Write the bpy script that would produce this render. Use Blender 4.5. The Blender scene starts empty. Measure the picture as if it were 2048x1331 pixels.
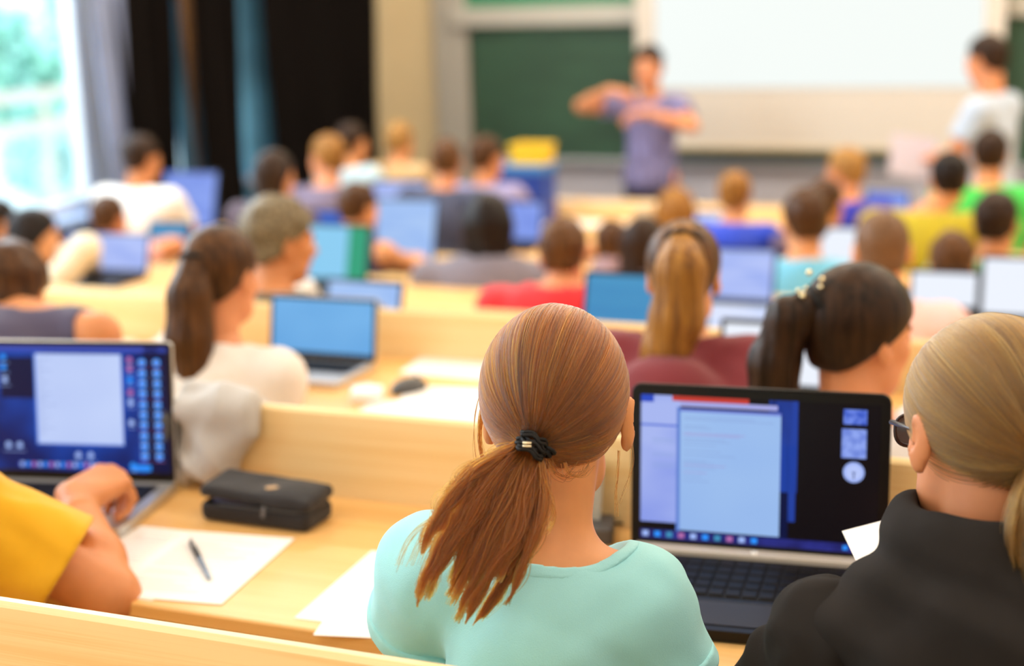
import bpy, math, random
import numpy as np
from mathutils import Vector, Matrix, noise

random.seed(7)
rng = np.random.default_rng(11)
SC = bpy.context.scene
COL = SC.collection

# ------------------------------------------------------------------ camera
FPX = 3000.0
CAM_Z = 2.13


def camera_axes():
    vx, lx, ly = 400.0, -7500.0, -465.0
    vy = (FPX * FPX + vx * lx) / (-ly)
    down = np.array([vx, vy, FPX]); down /= np.linalg.norm(down)
    left = np.array([lx, ly, FPX]); left /= np.linalg.norm(left)
    X = -left; Z = -down
    Z = Z - X * X.dot(Z); Z /= np.linalg.norm(Z)
    return np.array([X, np.cross(Z, X), Z])


RC = camera_axes()
cam_data = bpy.data.cameras.new('camera')
cam = bpy.data.objects.new('camera', cam_data)
COL.objects.link(cam)
cols = [RC @ np.array([1., 0, 0]), RC @ np.array([0, -1., 0]), RC @ np.array([0, 0, -1.])]
M = Matrix.Identity(4)
for j in range(3):
    for i in range(3):
        M[i][j] = cols[j][i]
M.translation = (0, 0, CAM_Z)
cam.matrix_world = M
cam_data.sensor_width = 36.0
cam_data.lens = FPX * 36.0 / 2048.0
cam_data.clip_start = 0.05
cam_data.clip_end = 400
cam_data.dof.use_dof = True
cam_data.dof.focus_distance = 1.84
cam_data.dof.aperture_fstop = 1.85
cam_data.dof.aperture_blades = 9
SC.camera = cam


def ray(px, py):
    return RC @ np.array([(px - 1024.0) / FPX, (py - 665.5) / FPX, 1.0])


def at(px, py, r=None, z=None, d=None):
    """world point seen at a pixel, at row distance r (world Y), height z or depth d"""
    v = ray(px, py)
    if r is not None: k = r / v[1]
    elif z is not None: k = (z - CAM_Z) / v[2]
    else: k = d
    p = v * k
    return np.array([p[0], p[1], p[2] + CAM_Z])


# ------------------------------------------------------------------ world, lights, exposure
SC.view_settings.view_transform = 'Standard'
SC.view_settings.look = 'None'
SC.view_settings.gamma = 1.0
SC.view_settings.exposure = 0.0
SC.view_settings.use_curve_mapping = False
world = bpy.data.worlds.new('world')
SC.world = world
world.use_nodes = True
wn = world.node_tree
wn.nodes['Background'].inputs[0].default_value = (0.80, 0.92, 1.0, 1)
wn.nodes['Background'].inputs[1].default_value = 2.8


def area(name, loc, target, sx, sy, power, color, spread=180):
    l = bpy.data.lights.new(name, 'AREA')
    l.shape = 'RECTANGLE'; l.size = sx; l.size_y = sy
    l.energy = power; l.color = color; l.spread = math.radians(spread)
    o = bpy.data.objects.new(name, l)
    o.location = loc
    o.rotation_euler = (Vector(target) - Vector(loc)).to_track_quat('-Z', 'Y').to_euler()
    COL.objects.link(o)
    return o


# daylight through the left windows (outside the glass, above the view)
area('daylight_window', (-5.9, 5.0, 3.2), (-1.5, 4.0, 0.9), 6.5, 2.0, 330, (0.78, 0.90, 1.0))
area('daylight_window_rear', (-5.9, -0.2, 2.6), (-1.0, 2.0, 1.0), 3.0, 2.4, 90, (0.80, 0.91, 1.0))
CEIL = 4.7
for yy in (-0.6, 1.9, 4.4, 6.9, 9.2):
    for xx in (-4.0, -1.6, 0.8, 3.0):
        area('ceiling_lamp_light', (xx, yy, CEIL - 0.13), (xx, yy, 0), 1.2, 0.28, {-0.6: 18, 1.9: 22, 4.4: 28, 6.9: 42, 9.2: 62}[yy], (1.0, 0.87, 0.70))

# ------------------------------------------------------------------ helpers: objects
TINTS = {}


def link_mesh(name, me, parent=None, mats=()):
    o = bpy.data.objects.new(name, me)
    COL.objects.link(o)
    for m in mats:
        if m.name not in [x.name for x in me.materials if x]:
            me.materials.append(m)
    if parent is not None:
        o.parent = parent
    return o


def thing(name, label, cat, loc=(0, 0, 0), rotz=0.0, group=None):
    o = bpy.data.objects.new(name, None)
    o.empty_display_size = 0.1
    COL.objects.link(o)
    o.location = loc
    o.rotation_euler = (0, 0, rotz)
    o['label'] = label
    o['category'] = cat
    if group: o['group'] = group
    return o


def tag(o, label, cat, group=None):
    o['label'] = label
    o['category'] = cat
    if group: o['group'] = group
    return o


def struct(o):
    o['kind'] = 'structure'
    return o


def copy_tree(o, parent=None):
    c = o.copy()
    COL.objects.link(c)
    if parent is not None: c.parent = parent
    for ch in list(o.children):
        copy_tree(ch, c)
    return c


def mesh_np(name, V, F4=None, F3=None, smooth=True, mat_idx=None):
    me = bpy.data.meshes.new(name)
    V = np.asarray(V, np.float32)
    n4 = 0 if F4 is None else len(F4)
    n3 = 0 if F3 is None else len(F3)
    me.vertices.add(len(V)); me.vertices.foreach_set('co', V.ravel())
    me.loops.add(n4 * 4 + n3 * 3)
    li = []
    if n4: li.append(np.asarray(F4, np.int32).ravel())
    if n3: li.append(np.asarray(F3, np.int32).ravel())
    me.loops.foreach_set('vertex_index', np.concatenate(li))
    me.polygons.add(n4 + n3)
    ls = np.concatenate([np.arange(n4) * 4, n4 * 4 + np.arange(n3) * 3]).astype(np.int32)
    me.polygons.foreach_set('loop_start', ls)
    if smooth: me.polygons.foreach_set('use_smooth', np.ones(n4 + n3, bool))
    if mat_idx is not None: me.polygons.foreach_set('material_index', np.asarray(mat_idx, np.int32))
    me.update(calc_edges=True)
    return me


class MB:
    """collects simple solids, becomes ONE mesh"""

    def __init__(self):
        self.v = []; self.f = []; self.m = []; self.s = []

    def add(self, verts, faces, mi=0, smooth=False):
        b = len(self.v)
        self.v += [tuple(map(float, p)) for p in verts]
        for f in faces:
            self.f.append(tuple(i + b for i in f)); self.m.append(mi); self.s.append(smooth)

    def box(self, lo, hi, mi=0, bev=0.0, T=None):
        x0, y0, z0 = lo; x1, y1, z1 = hi
        if bev <= 0:
            vs = [(x, y, z) for z in (z0, z1) for y in (y0, y1) for x in (x0, x1)]
            fs = [(0, 2, 3, 1), (4, 5, 7, 6), (0, 1, 5, 4), (2, 6, 7, 3), (0, 4, 6, 2), (1, 3, 7, 5)]
        else:
            vs = []; fs = []
            b = min(bev, (x1 - x0) * .49, (y1 - y0) * .49, (z1 - z0) * .49)
            def ring(ins, z):
                return [(x0 + ins + (b if ins == 0 else 0) * 1, y0 + ins, z), (x1 - ins - (b if ins == 0 else 0), y0 + ins, z),
                        (x1 - ins, y0 + ins + (b if ins == 0 else 0), z), (x1 - ins, y1 - ins - (b if ins == 0 else 0), z),
                        (x1 - ins - (b if ins == 0 else 0), y1 - ins, z), (x0 + ins + (b if ins == 0 else 0), y1 - ins, z),
                        (x0 + ins, y1 - ins - (b if ins == 0 else 0), z), (x0 + ins, y0 + ins + (b if ins == 0 else 0), z)]
            r = [ring(b, z0), ring(0, z0 + b), ring(0, z1 - b), ring(b, z1)]
            for q in r: vs += q
            for k in range(3):
                for i in range(8):
                    j = (i + 1) % 8
                    fs.append((k * 8 + i, k * 8 + j, k * 8 + 8 + j, k * 8 + 8 + i))
            fs.append(tuple(reversed(range(8)))); fs.append(tuple(range(24, 32)))
        if T is not None: vs = [tuple(T @ Vector(p)) for p in vs]
        self.add(vs, fs, mi)

    def slab(self, w, d, z0, z1, rad, mi=0, T=None, seg=6, cx=0, cy=0, ch=0.0012):
        """rounded rectangle slab"""
        def ring(ins, z):
            out = []
            for (sx, sy, a0) in ((1, 1, 0), (-1, 1, 90), (-1, -1, 180), (1, -1, 270)):
                for k in range(seg + 1):
                    a = math.radians(a0 + 90 * k / seg)
                    rr = max(rad - ins, 0.0003)
                    out.append((cx + sx * (w / 2 - rad) + rr * math.cos(a), cy + sy * (d / 2 - rad) + rr * math.sin(a), z))
            return out
        rs = [ring(ch, z0), ring(0, z0 + ch), ring(0, z1 - ch), ring(ch, z1)]
        n = len(rs[0]); vs = sum(rs, []); fs = []
        for k in range(3):
            for i in range(n):
                j = (i + 1) % n
                fs.append((k * n + i, k * n + j, k * n + n + j, k * n + n + i))
        fs.append(tuple(reversed(range(n)))); fs.append(tuple(range(3 * n, 4 * n)))
        if T is not None: vs = [tuple(T @ Vector(p)) for p in vs]
        self.add(vs, fs, mi)

    def tube(self, pts, rad, mi=0, seg=10, cap=True):
        pts = [Vector(p) for p in pts]
        n = len(pts); rads = rad if isinstance(rad, (list, tuple)) else [rad] * n
        vs = []; up = None
        for i, p in enumerate(pts):
            t = (pts[min(i + 1, n - 1)] - pts[max(i - 1, 0)]).normalized()
            if up is None:
                up = t.orthogonal().normalized()
            up = (up - t * up.dot(t)).normalized()
            s = t.cross(up)
            for k in range(seg):
                a = 2 * math.pi * k / seg
                vs.append(p + (up * math.cos(a) + s * math.sin(a)) * rads[i])
        fs = []
        for i in range(n - 1):
            for k in range(seg):
                j = (k + 1) % seg
                fs.append((i * seg + k, i * seg + j, (i + 1) * seg + j, (i + 1) * seg + k))
        if cap:
            fs.append(tuple(reversed(range(seg)))); fs.append(tuple(range((n - 1) * seg, n * seg)))
        self.add(vs, fs, mi, True)

    def lathe(self, prof, c=(0, 0, 0), mi=0, seg=24, T=None):
        vs = []; fs = []
        for (r, z) in prof:
            for k in range(seg):
                a = 2 * math.pi * k / seg
                vs.append((c[0] + r * math.cos(a), c[1] + r * math.sin(a), c[2] + z))
        for i in range(len(prof) - 1):
            for k in range(seg):
                j = (k + 1) % seg
                fs.append((i * seg + k, i * seg + j, (i + 1) * seg + j, (i + 1) * seg + k))
        fs.append(tuple(reversed(range(seg)))); fs.append(tuple(range((len(prof) - 1) * seg, len(prof) * seg)))
        if T is not None: vs = [tuple(T @ Vector(p)) for p in vs]
        self.add(vs, fs, mi, True)

    def build(self, name, mats, parent=None):
        me = bpy.data.meshes.new(name)
        me.from_pydata(self.v, [], self.f)
        me.polygons.foreach_set('material_index', self.m)
        me.polygons.foreach_set('use_smooth', self.s)
        if not isinstance(mats, (list, tuple)): mats = [mats]
        for m in mats: me.materials.append(m)
        me.update()
        o = bpy.data.objects.new(name, me)
        COL.objects.link(o)
        if parent is not None: o.parent = parent
        return o


# ------------------------------------------------------------------ helpers: materials
def lin(c):
    if isinstance(c, str):
        c = [int(c[i:i + 2], 16) / 255 for i in (0, 2, 4)]
    return tuple((x / 12.92 if x <= 0.04045 else ((x + 0.055) / 1.055) ** 2.4) for x in c) + (1.0,)


_mats = {}


def mat(name, color, rough=0.6, metal=0.0, noise_amt=0.0, noise_scale=20.0, bump=0.0, bump_scale=200.0, sheen=0.0,
        sss=0.0, stretch=None, color2=None, spec=0.5, coat=0.0, alpha=1.0):
    if name in _mats: return _mats[name]
    m = bpy.data.materials.new(name); m.use_nodes = True
    nt = m.node_tree; n = nt.nodes; L = nt.links
    b = n['Principled BSDF']
    c = lin(color)
    b.inputs['Base Color'].default_value = c
    b.inputs['Roughness'].default_value = rough
    b.inputs['Metallic'].default_value = metal
    b.inputs['Specular IOR Level'].default_value = spec
    b.inputs['Coat Weight'].default_value = coat
    if sheen: b.inputs['Sheen Weight'].default_value = sheen; b.inputs['Sheen Roughness'].default_value = 0.5
    if sss:
        b.inputs['Subsurface Weight'].default_value = sss
        b.inputs['Subsurface Radius'].default_value = (1.0, 0.35, 0.2)
        b.inputs['Subsurface Scale'].default_value = 0.012
    tc = n.new('ShaderNodeTexCoord')
    mp = n.new('ShaderNodeMapping'); L.new(tc.outputs['Object'], mp.inputs[0])
    if stretch: mp.inputs['Scale'].default_value = stretch
    if noise_amt or color2:
        nz = n.new('ShaderNodeTexNoise'); nz.inputs['Scale'].default_value = noise_scale
        nz.inputs['Detail'].default_value = 5
        L.new(mp.outputs[0], nz.inputs['Vector'])
        rp = n.new('ShaderNodeValToRGB')
        c2 = lin(color2) if color2 else tuple(x * (1 - noise_amt) for x in c[:3]) + (1,)
        c1 = c if color2 else tuple(min(1, x * (1 + noise_amt)) for x in c[:3]) + (1,)
        rp.color_ramp.elements[0].color = c2; rp.color_ramp.elements[0].position = 0.32
        rp.color_ramp.elements[1].color = c1; rp.color_ramp.elements[1].position = 0.68
        L.new(nz.outputs['Fac'], rp.inputs[0]); L.new(rp.outputs[0], b.inputs['Base Color'])
    if bump:
        nb = n.new('ShaderNodeTexNoise'); nb.inputs['Scale'].default_value = bump_scale
        nb.inputs['Detail'].default_value = 3
        L.new(mp.outputs[0], nb.inputs['Vector'])
        bp = n.new('ShaderNodeBump'); bp.inputs['Strength'].default_value = bump
        bp.inputs['Distance'].default_value = 0.002
        L.new(nb.outputs['Fac'], bp.inputs['Height']); L.new(bp.outputs[0], b.inputs['Normal'])
    _mats[name] = m
    return m


def emis(name, color, strength=1.0, stripes=None):
    """the glowing surface of a screen"""
    if name in _mats: return _mats[name]
    m = bpy.data.materials.new(name); m.use_nodes = True
    nt = m.node_tree; b = nt.nodes['Principled BSDF']
    b.inputs['Base Color'].default_value = (0.006, 0.006, 0.008, 1)
    b.inputs['Roughness'].default_value = 0.3
    b.inputs['Specular IOR Level'].default_value = 0.12
    b.inputs['Emission Color'].default_value = lin(color)
    b.inputs['Emission Strength'].default_value = strength
    if stripes:
        n = nt.nodes; L = nt.links
        tc = n.new('ShaderNodeTexCoord'); mp = n.new('ShaderNodeMapping')
        mp.inputs['Scale'].default_value = stripes[1]
        L.new(tc.outputs['Object'], mp.inputs[0])
        nz = n.new('ShaderNodeTexNoise'); nz.inputs['Scale'].default_value = 1.0; nz.inputs['Detail'].default_value = 2
        L.new(mp.outputs[0], nz.inputs['Vector'])
        rp = n.new('ShaderNodeValToRGB')
        rp.color_ramp.elements[0].color = lin(stripes[0]); rp.color_ramp.elements[0].position = stripes[2]
        rp.color_ramp.elements[1].color = lin(color); rp.color_ramp.elements[1].position = stripes[3]
        L.new(nz.outputs['Fac'], rp.inputs[0]); L.new(rp.outputs[0], b.inputs['Emission Color'])
    _mats[name] = m
    return m


def wood(name, c1, c2, scale=(1.2, 22, 22), rough=0.35, fine=(2, 260, 260)):
    m = bpy.data.materials.new(name); m.use_nodes = True
    nt = m.node_tree; n = nt.nodes; L = nt.links; b = n['Principled BSDF']
    b.inputs['Roughness'].default_value = rough
    tc = n.new('ShaderNodeTexCoord')
    def nz(sc, det, s=1.0):
        mp = n.new('ShaderNodeMapping'); mp.inputs['Scale'].default_value = sc
        L.new(tc.outputs['Object'], mp.inputs[0])
        t = n.new('ShaderNodeTexNoise'); t.inputs['Scale'].default_value = s; t.inputs['Detail'].default_value = det
        t.inputs['Distortion'].default_value = 0.4
        L.new(mp.outputs[0], t.inputs['Vector']); return t
    a = nz(scale, 4); f = nz(fine, 2)
    mx = n.new('ShaderNodeMath'); mx.operation = 'MULTIPLY_ADD'; mx.inputs[1].default_value = 0.45
    L.new(f.outputs['Fac'], mx.inputs[0])
    m2 = n.new('ShaderNodeMath'); m2.operation = 'MULTIPLY'; m2.inputs[1].default_value = 0.55
    L.new(a.outputs['Fac'], m2.inputs[0]); L.new(m2.outputs[0], mx.inputs[2])
    rp = n.new('ShaderNodeValToRGB')
    rp.color_ramp.elements[0].color = lin(c2); rp.color_ramp.elements[0].position = 0.38
    rp.color_ramp.elements[1].color = lin(c1); rp.color_ramp.elements[1].position = 0.56
    L.new(mx.outputs[0], rp.inputs[0]); L.new(rp.outputs[0], b.inputs['Base Color'])
    bp = n.new('ShaderNodeBump'); bp.inputs['Strength'].default_value = 0.06; bp.inputs['Distance'].default_value = 0.001
    L.new(f.outputs['Fac'], bp.inputs['Height']); L.new(bp.outputs[0], b.inputs['Normal'])
    return m


WOOD_DESK = wood('desk_wood', 'ecbb76', 'e3ad64')
WOOD_BACK = wood('backrest_wood', 'f5d9a2', 'edca8c')
WOOD_EDGE_SHADE = mat('desk_edge_shade_wood', '54340f', 0.5, noise_amt=.25, noise_scale=6, stretch=(1, 30, 30))  # wood darkened to carry the shade under the desk edge
WOOD_DARK = mat('dark_wood', '5a3a1c', 0.6, noise_amt=.3, noise_scale=8)
STEEL = mat('grey_steel', '6d7076', 0.4, 0.8)
BLACK_PLASTIC = mat('black_plastic', '0e0b0a', 0.38, spec=.3)
BLACK_MATTE = mat('black_matte', '110e0d', 0.65, spec=.3)
SILVER = mat('silver_metal', 'c9c8c6', 0.33, 0.6)
KEY_BLACK = mat('key_black', '0e0b0a', 0.5, spec=.3)
PAPER = mat('paper_white', 'f2f0ee', 0.8)
PRINT = mat('paper_print', 'b9b9c0', 0.8)
WHITE = mat('white_paint', 'e9e9ea', 0.5)


# ------------------------------------------------------------------ helpers: implicit surfaces
def rcone(a, b, ra, rb):
    a = np.asarray(a, np.float32); b = np.asarray(b, np.float32)
    ba = b - a; L2 = float(ba.dot(ba)) + 1e-12
    def f(p):
        pa = p - a
        t = np.clip(pa @ ba / L2, 0, 1)
        d = pa - t[:, None] * ba
        return np.sqrt(np.einsum('ij,ij->i', d, d)) - (ra + (rb - ra) * t)
    return f


def ell(c, r, R=None):
    c = np.asarray(c, np.float32); r = np.asarray(r, np.float32)
    def f(p):
        q = p - c
        if R is not None: q = q @ np.asarray(R, np.float32)
        k0 = np.sqrt(np.sum((q / r) ** 2, 1)) + 1e-9
        k1 = np.sqrt(np.sum((q / (r * r)) ** 2, 1)) + 1e-9
        return k0 * (k0 - 1) / k1
    return f


def smin(a, b, k):
    if k <= 0: return np.minimum(a, b)
    h = np.clip(0.5 + 0.5 * (b - a) / k, 0, 1)
    return b + (a - b) * h - k * h * (1 - h)


def smax(a, b, k):
    return -smin(-a, -b, k)


def union(prims, k=0.02):
    def f(p):
        d = None
        for q in prims:
            kk = k
            if isinstance(q, tuple): q, kk = q
            v = q(p)
            d = v if d is None else smin(d, v, kk)
        return d
    return f


def wob(p, s, seed=0.0):
    """cheap smooth noise, about -1..1"""
    x, y, z = p[:, 0] * s, p[:, 1] * s, p[:, 2] * s
    return (np.sin(x * 1.0 + 1.7 * np.sin(y * .8 + seed) + seed) * .4 + np.sin(y * 1.3 + 1.5 * np.sin(z * .9 + x * .4) + 2.1 * seed) * .35
            + np.sin(z * 1.1 + 1.9 * np.sin(x * .7 - y * .6 + seed)) * .35)


def polygonise(fn, lo, hi, h):
    lo = np.asarray(lo, float); hi = np.asarray(hi, float)
    B = 4
    nb = np.maximum(1, np.ceil((hi - lo) / (h * B)).astype(int))
    cx = [lo[i] + (np.arange(nb[i]) + .5) * h * B - h * .5 for i in range(3)]
    G = np.stack(np.meshgrid(*cx, indexing='ij'), -1).reshape(-1, 3).astype(np.float32)
    d = fn(G).reshape(nb)
    F = np.repeat(np.repeat(np.repeat(d, B, 0), B, 1), B, 2).astype(np.float32)
    act = np.argwhere(np.abs(d) < h * B * 1.35)
    if len(act) == 0: raise RuntimeError('empty surface')
    o = np.stack(np.meshgrid(*[np.arange(B)] * 3, indexing='ij'), -1).reshape(-1, 3)
    CH = 6000
    for s in range(0, len(act), CH):
        idx = (act[s:s + CH, None, :] * B + o[None]).reshape(-1, 3)
        P = (lo + idx * h).astype(np.float32)
        F[idx[:, 0], idx[:, 1], idx[:, 2]] = fn(P)
    F[F == 0] = 1e-7
    # close the border
    for ax in range(3):
        sl = [slice(None)] * 3
        for e in (0, -1):
            sl[ax] = e; F[tuple(sl)] = np.maximum(F[tuple(sl)], h * .5)
    ins = F < 0
    nx, ny, nz = F.shape
    cnt = np.zeros((nx - 1, ny - 1, nz - 1), np.int8)
    for dx in (0, 1):
        for dy in (0, 1):
            for dz in (0, 1):
                cnt += ins[dx:nx - 1 + dx, dy:ny - 1 + dy, dz:nz - 1 + dz]
    cells = np.argwhere((cnt > 0) & (cnt < 8))
    vid = -np.ones(cnt.shape, np.int64)
    vid[cells[:, 0], cells[:, 1], cells[:, 2]] = np.arange(len(cells))
    acc = np.zeros((len(cells), 3)); num = np.zeros(len(cells))
    cor = [(a, b, c) for a in (0, 1) for b in (0, 1) for c in (0, 1)]
    for i, a in enumerate(cor):
        for b in cor[i + 1:]:
            if sum(abs(a[k] - b[k]) for k in range(3)) != 1: continue
            fa = F[cells[:, 0] + a[0], cells[:, 1] + a[1], cells[:, 2] + a[2]]
            fb = F[cells[:, 0] + b[0], cells[:, 1] + b[1], cells[:, 2] + b[2]]
            m = (fa < 0) != (fb < 0)
            t = np.where(m, fa / np.where(m, fa - fb, 1), 0)
            for k in range(3):
                acc[:, k] += np.where(m, a[k] + t * (b[k] - a[k]), 0)
            num += m
    V = lo + (cells + acc / num[:, None]) * h
    quads = []
    for ax in range(3):
        s0 = [slice(None)] * 3; s1 = [slice(None)] * 3
        s0[ax] = slice(0, -1); s1[ax] = slice(1, None)
        ch = ins[tuple(s0)] != ins[tuple(s1)]
        E = np.argwhere(ch)
        b_, c_ = (ax + 1) % 3, (ax + 2) % 3
        ok = (E[:, b_] > 0) & (E[:, c_] > 0) & (E[:, b_] < F.shape[b_] - 1) & (E[:, c_] < F.shape[c_] - 1)
        E = E[ok]
        q = []
        for (ob, oc) in ((-1, -1), (0, -1), (0, 0), (-1, 0)):
            T = E.copy(); T[:, b_] += ob; T[:, c_] += oc
            q.append(vid[T[:, 0], T[:, 1], T[:, 2]])
        q = np.stack(q, 1)
        flip = ~ins[E[:, 0], E[:, 1], E[:, 2]]
        q[flip] = q[flip][:, ::-1]
        quads.append(q)
    Q = np.concatenate(quads)
    return V, Q


def join_polys(parts):
    V = []; Q = []; b = 0
    for v, q in parts:
        V.append(v); Q.append(q + b); b += len(v)
    return np.concatenate(V), np.concatenate(Q)


def sdf_object(name, parts, mats, parent=None, matfn=None):
    V, Q = join_polys(parts) if isinstance(parts, list) else parts
    mi = None
    if matfn is not None: mi = matfn(V[Q].mean(1))
    me = mesh_np(name, V, F4=Q, mat_idx=mi)
    if not isinstance(mats, (list, tuple)): mats = [mats]
    for m in mats: me.materials.append(m)
    o = bpy.data.objects.new(name, me)
    COL.objects.link(o)
    if parent is not None: o.parent = parent
    return o


def rot(yaw=0, pitch=0, roll=0):
    """columns = local axes. yaw left +, pitch nod forward +, roll to the right +"""
    y, p, r = map(math.radians, (yaw, pitch, roll))
    Rz = np.array([[math.cos(y), -math.sin(y), 0], [math.sin(y), math.cos(y), 0], [0, 0, 1]])
    Rx = np.array([[1, 0, 0], [0, math.cos(p), math.sin(p)], [0, -math.sin(p), math.cos(p)]])
    Ry = np.array([[math.cos(r), 0, math.sin(r)], [0, 1, 0], [-math.sin(r), 0, math.cos(r)]])
    return Rz @ Rx @ Ry


# ------------------------------------------------------------------ people: anatomy
def in_frame(fn, c, R, s=1.0):
    c = np.asarray(c, np.float32); R = np.asarray(R, np.float32)
    def f(p):
        return fn((p - c) @ R / s) * s
    return f


def head_field(ear=True, ex=0.0, exl=None):
    exs = {1: ex, -1: ex if exl is None else exl}
    pr = [ell((0, -.014, .032), (.075, .094, .084)),
          (ell((0, .028, -.035), (.056, .062, .078)), .03),
          (rcone((-.03, .035, -.075), (.03, .035, -.075), .03, .03), .03),
          (rcone((0, .06, -.095), (0, .068, -.097), .018, .016), .025),
          (rcone((-.034, .077, .024), (.034, .077, .024), .009, .009), .014),
          (rcone((-.04, .062, -.018), (-.03, .068, -.03), .018, .018), .02),
          (rcone((.04, .062, -.018), (.03, .068, -.03), .018, .018), .02)]
    base = union(pr, .02)
    nose = union([rcone((0, .086, .012), (0, .108, -.022), .0065, .0095), rcone((-.011, .098, -.03), (.011, .098, -.03), .0065, .0065)], .006)
    lips = union([ell((0, .085, -.0555), (.022, .011, .0055)), ell((0, .083, -.0665), (.018, .011, .0065))], .003)
    eyes = [ell((s * .031, .078, .002), (.0125, .0125, .0115)) for s in (-1, 1)]
    sock = [ell((s * .031, .096, .004), (.016, .014, .011)) for s in (-1, 1)]
    def f(p):
        d = base(p)
        for q in sock: d = smax(d, -q(p), .012)
        d = smin(d, nose(p), .010)
        d = smin(d, lips(p), .004)
        for q in eyes: d = smin(d, q(p), .002)
        if ear:
            for s in (-1, 1):
                ex = exs[s]
                Rr = rot(0, -12, 0) @ rot(-s * 22, 0, 0)
                e = ell((s * (.0795 + ex), -.012, -.004), (.0075, .0185, .031), Rr)(p)
                lobe = ell((s * (.077 + ex), -.003, -.032), (.007, .010, .012))(p)
                e = smin(e, lobe, .008)
                if ex: e = smin(e, rcone((s * .068, -.004, -.004), (s * (.078 + ex), -.010, -.002), .012, .006)(p), .008)
                con = ell((s * (.087 + ex), -.004, -.001), (.006, .010, .017), Rr)(p)
                e = smax(e, -con, .003)
                d = smin(d, e, .004)
        return d
    return f


HEAD = head_field()
HEAD_EARS_OUT = head_field(ex=.013, exl=.003)


def lips_mat(c, R, s):
    def f(p):
        q = (p - c) @ R / s
        m = (np.abs(q[:, 0]) < .021) & (q[:, 1] > .082) & (q[:, 2] > -.073) & (q[:, 2] < -.05)
        eye = (((np.abs(q[:, 0]) - .031) / .0125) ** 2 + ((q[:, 2] - .002) / .0062) ** 2 < 1) & (q[:, 1] > .08)
        iris = (((np.abs(q[:, 0]) - .031) / .0058) ** 2 + ((q[:, 2] - .002) / .0058) ** 2 < 1) & (q[:, 1] > .08)
        brow = (np.abs(np.abs(q[:, 0]) - .034) < .02) & (np.abs(q[:, 2] - .027) < .0045) & (q[:, 1] > .07)
        out = np.zeros(len(p), int)
        out[m] = 1; out[eye] = 2; out[iris] = 3; out[brow] = 3
        return out
    return f


def hand_prims(w, fwd, back, side, curl=(25, 30, 20), spread=1.0, s=1.0):
    """w wrist, fwd direction to the knuckles, back = normal out of the back of the hand, side=+1 right hand"""
    w = np.asarray(w, float)
    f = np.asarray(fwd, float); f /= np.linalg.norm(f)
    n = np.asarray(back, float); n = n - f * n.dot(f); n /= np.linalg.norm(n)
    # thumb side: for a right hand palm down facing +Y, the thumb points to -X
    t = np.cross(n, f) * side
    P = []
    pal = lambda a, b, c: w + (t * a + f * b + n * c) * s
    kn = [(.030, .088, .004), (.010, .094, .006), (-.010, .090, .004), (-.029, .080, 0.0)]
    wr = [(.016, .0, 0), (.006, .0, 0), (-.006, .0, 0), (-.016, .0, 0)]
    for a, b in zip(wr, kn):
        P.append((rcone(pal(*a), pal(*b), .0155 * s, .0115 * s), .014 * s))
    P.append((rcone(pal(.028, .03, -.006), pal(.026, .07, -.006), .014 * s, .010 * s), .014 * s))
    P.append((rcone(pal(-.022, .02, -.008), pal(-.024, .06, -.006), .013 * s, .010 * s), .014 * s))
    Ls = [(.042, .026, .021), (.046, .030, .022), (.043, .028, .021), (.034, .021, .018)]
    rr = [(.0098, .0088, .0078, .0066), (.0100, .0090, .0079, .0066), (.0096, .0086, .0076, .0064), (.0086, .0076, .0067, .0057)]
    for i in range(4):
        ang = 0.0; p = pal(*kn[i]); sp = (1.5 - i) * .085 * spread
        base = f + t * sp; base /= np.linalg.norm(base)
        cm = 1.0 + .12 * i
        for j in range(3):
            ang += math.radians(curl[j] * cm)
            dv = base * math.cos(ang) - n * math.sin(ang)
            q = p + dv * Ls[i][j] * s
            P.append((rcone(p, q, rr[i][j] * s, rr[i][j + 1] * s), .004 * s))
            p = q
    p = pal(.022, .018, -.008)
    d1 = (t * .75 + f * .62 - n * .25); d1 /= np.linalg.norm(d1)
    d2 = (t * .35 + f * .85 - n * .35); d2 /= np.linalg.norm(d2)
    q = p + d1 * .040 * s; P.append((rcone(p, q, .0145 * s, .0115 * s), .012 * s))
    p = q; q = p + d2 * .032 * s; P.append((rcone(p, q, .0112 * s, .0100 * s), .005 * s))
    p = q; d3 = d2 - n * .15 + f * .2; d3 /= np.linalg.norm(d3); q = p + d3 * .024 * s
    P.append((rcone(p, q, .0100 * s, .0076 * s), .005 * s))
    return P


SKINS = {
    'fair': mat('skin_fair', 'da945f', .5, sss=.12, noise_amt=.05, noise_scale=25),
    'tan': mat('skin_tan', 'cd8552', .5, sss=.12, noise_amt=.06, noise_scale=25),
    'rosy': mat('skin_rosy', 'd88f62', .5, sss=.12, noise_amt=.06, noise_scale=25),
}
LIP = mat('lip_rose', 'b5655a', .45)
EYEWHITE = mat('eye_white', 'e8e4e0', .2)
IRIS = mat('iris_brown', '3a2618', .2)


def hair_mat(name, c1, c2, stretch=(45, 45, 4)):
    return mat('hair_' + name, c1, .42, color2=c2, stretch=stretch, noise_scale=1.6, bump=.5, bump_scale=3.0, spec=.18)


HAIRS = {
    'auburn': hair_mat('auburn', 'a8672f', '5e3316'),
    'darkbrown': hair_mat('darkbrown', '3d2717', '170d08'),
    'black': hair_mat('black', '221713', '0d0807'),
    'brown': hair_mat('brown', '5f3d1f', '2a180d'),
    'midbrown': hair_mat('midbrown', '6f4825', '362010'),
    'honey': hair_mat('honey', 'ac7834', '6e4620'),
    'blonde': hair_mat('blonde', 'bd8e4c', '7d552a'),
    'grey': hair_mat('grey', '8f7f62', '463c2e', (60, 60, 60)),
    'russet': hair_mat('russet', '7d5a3c', '5c4331', (60, 60, 60)),
}


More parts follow.
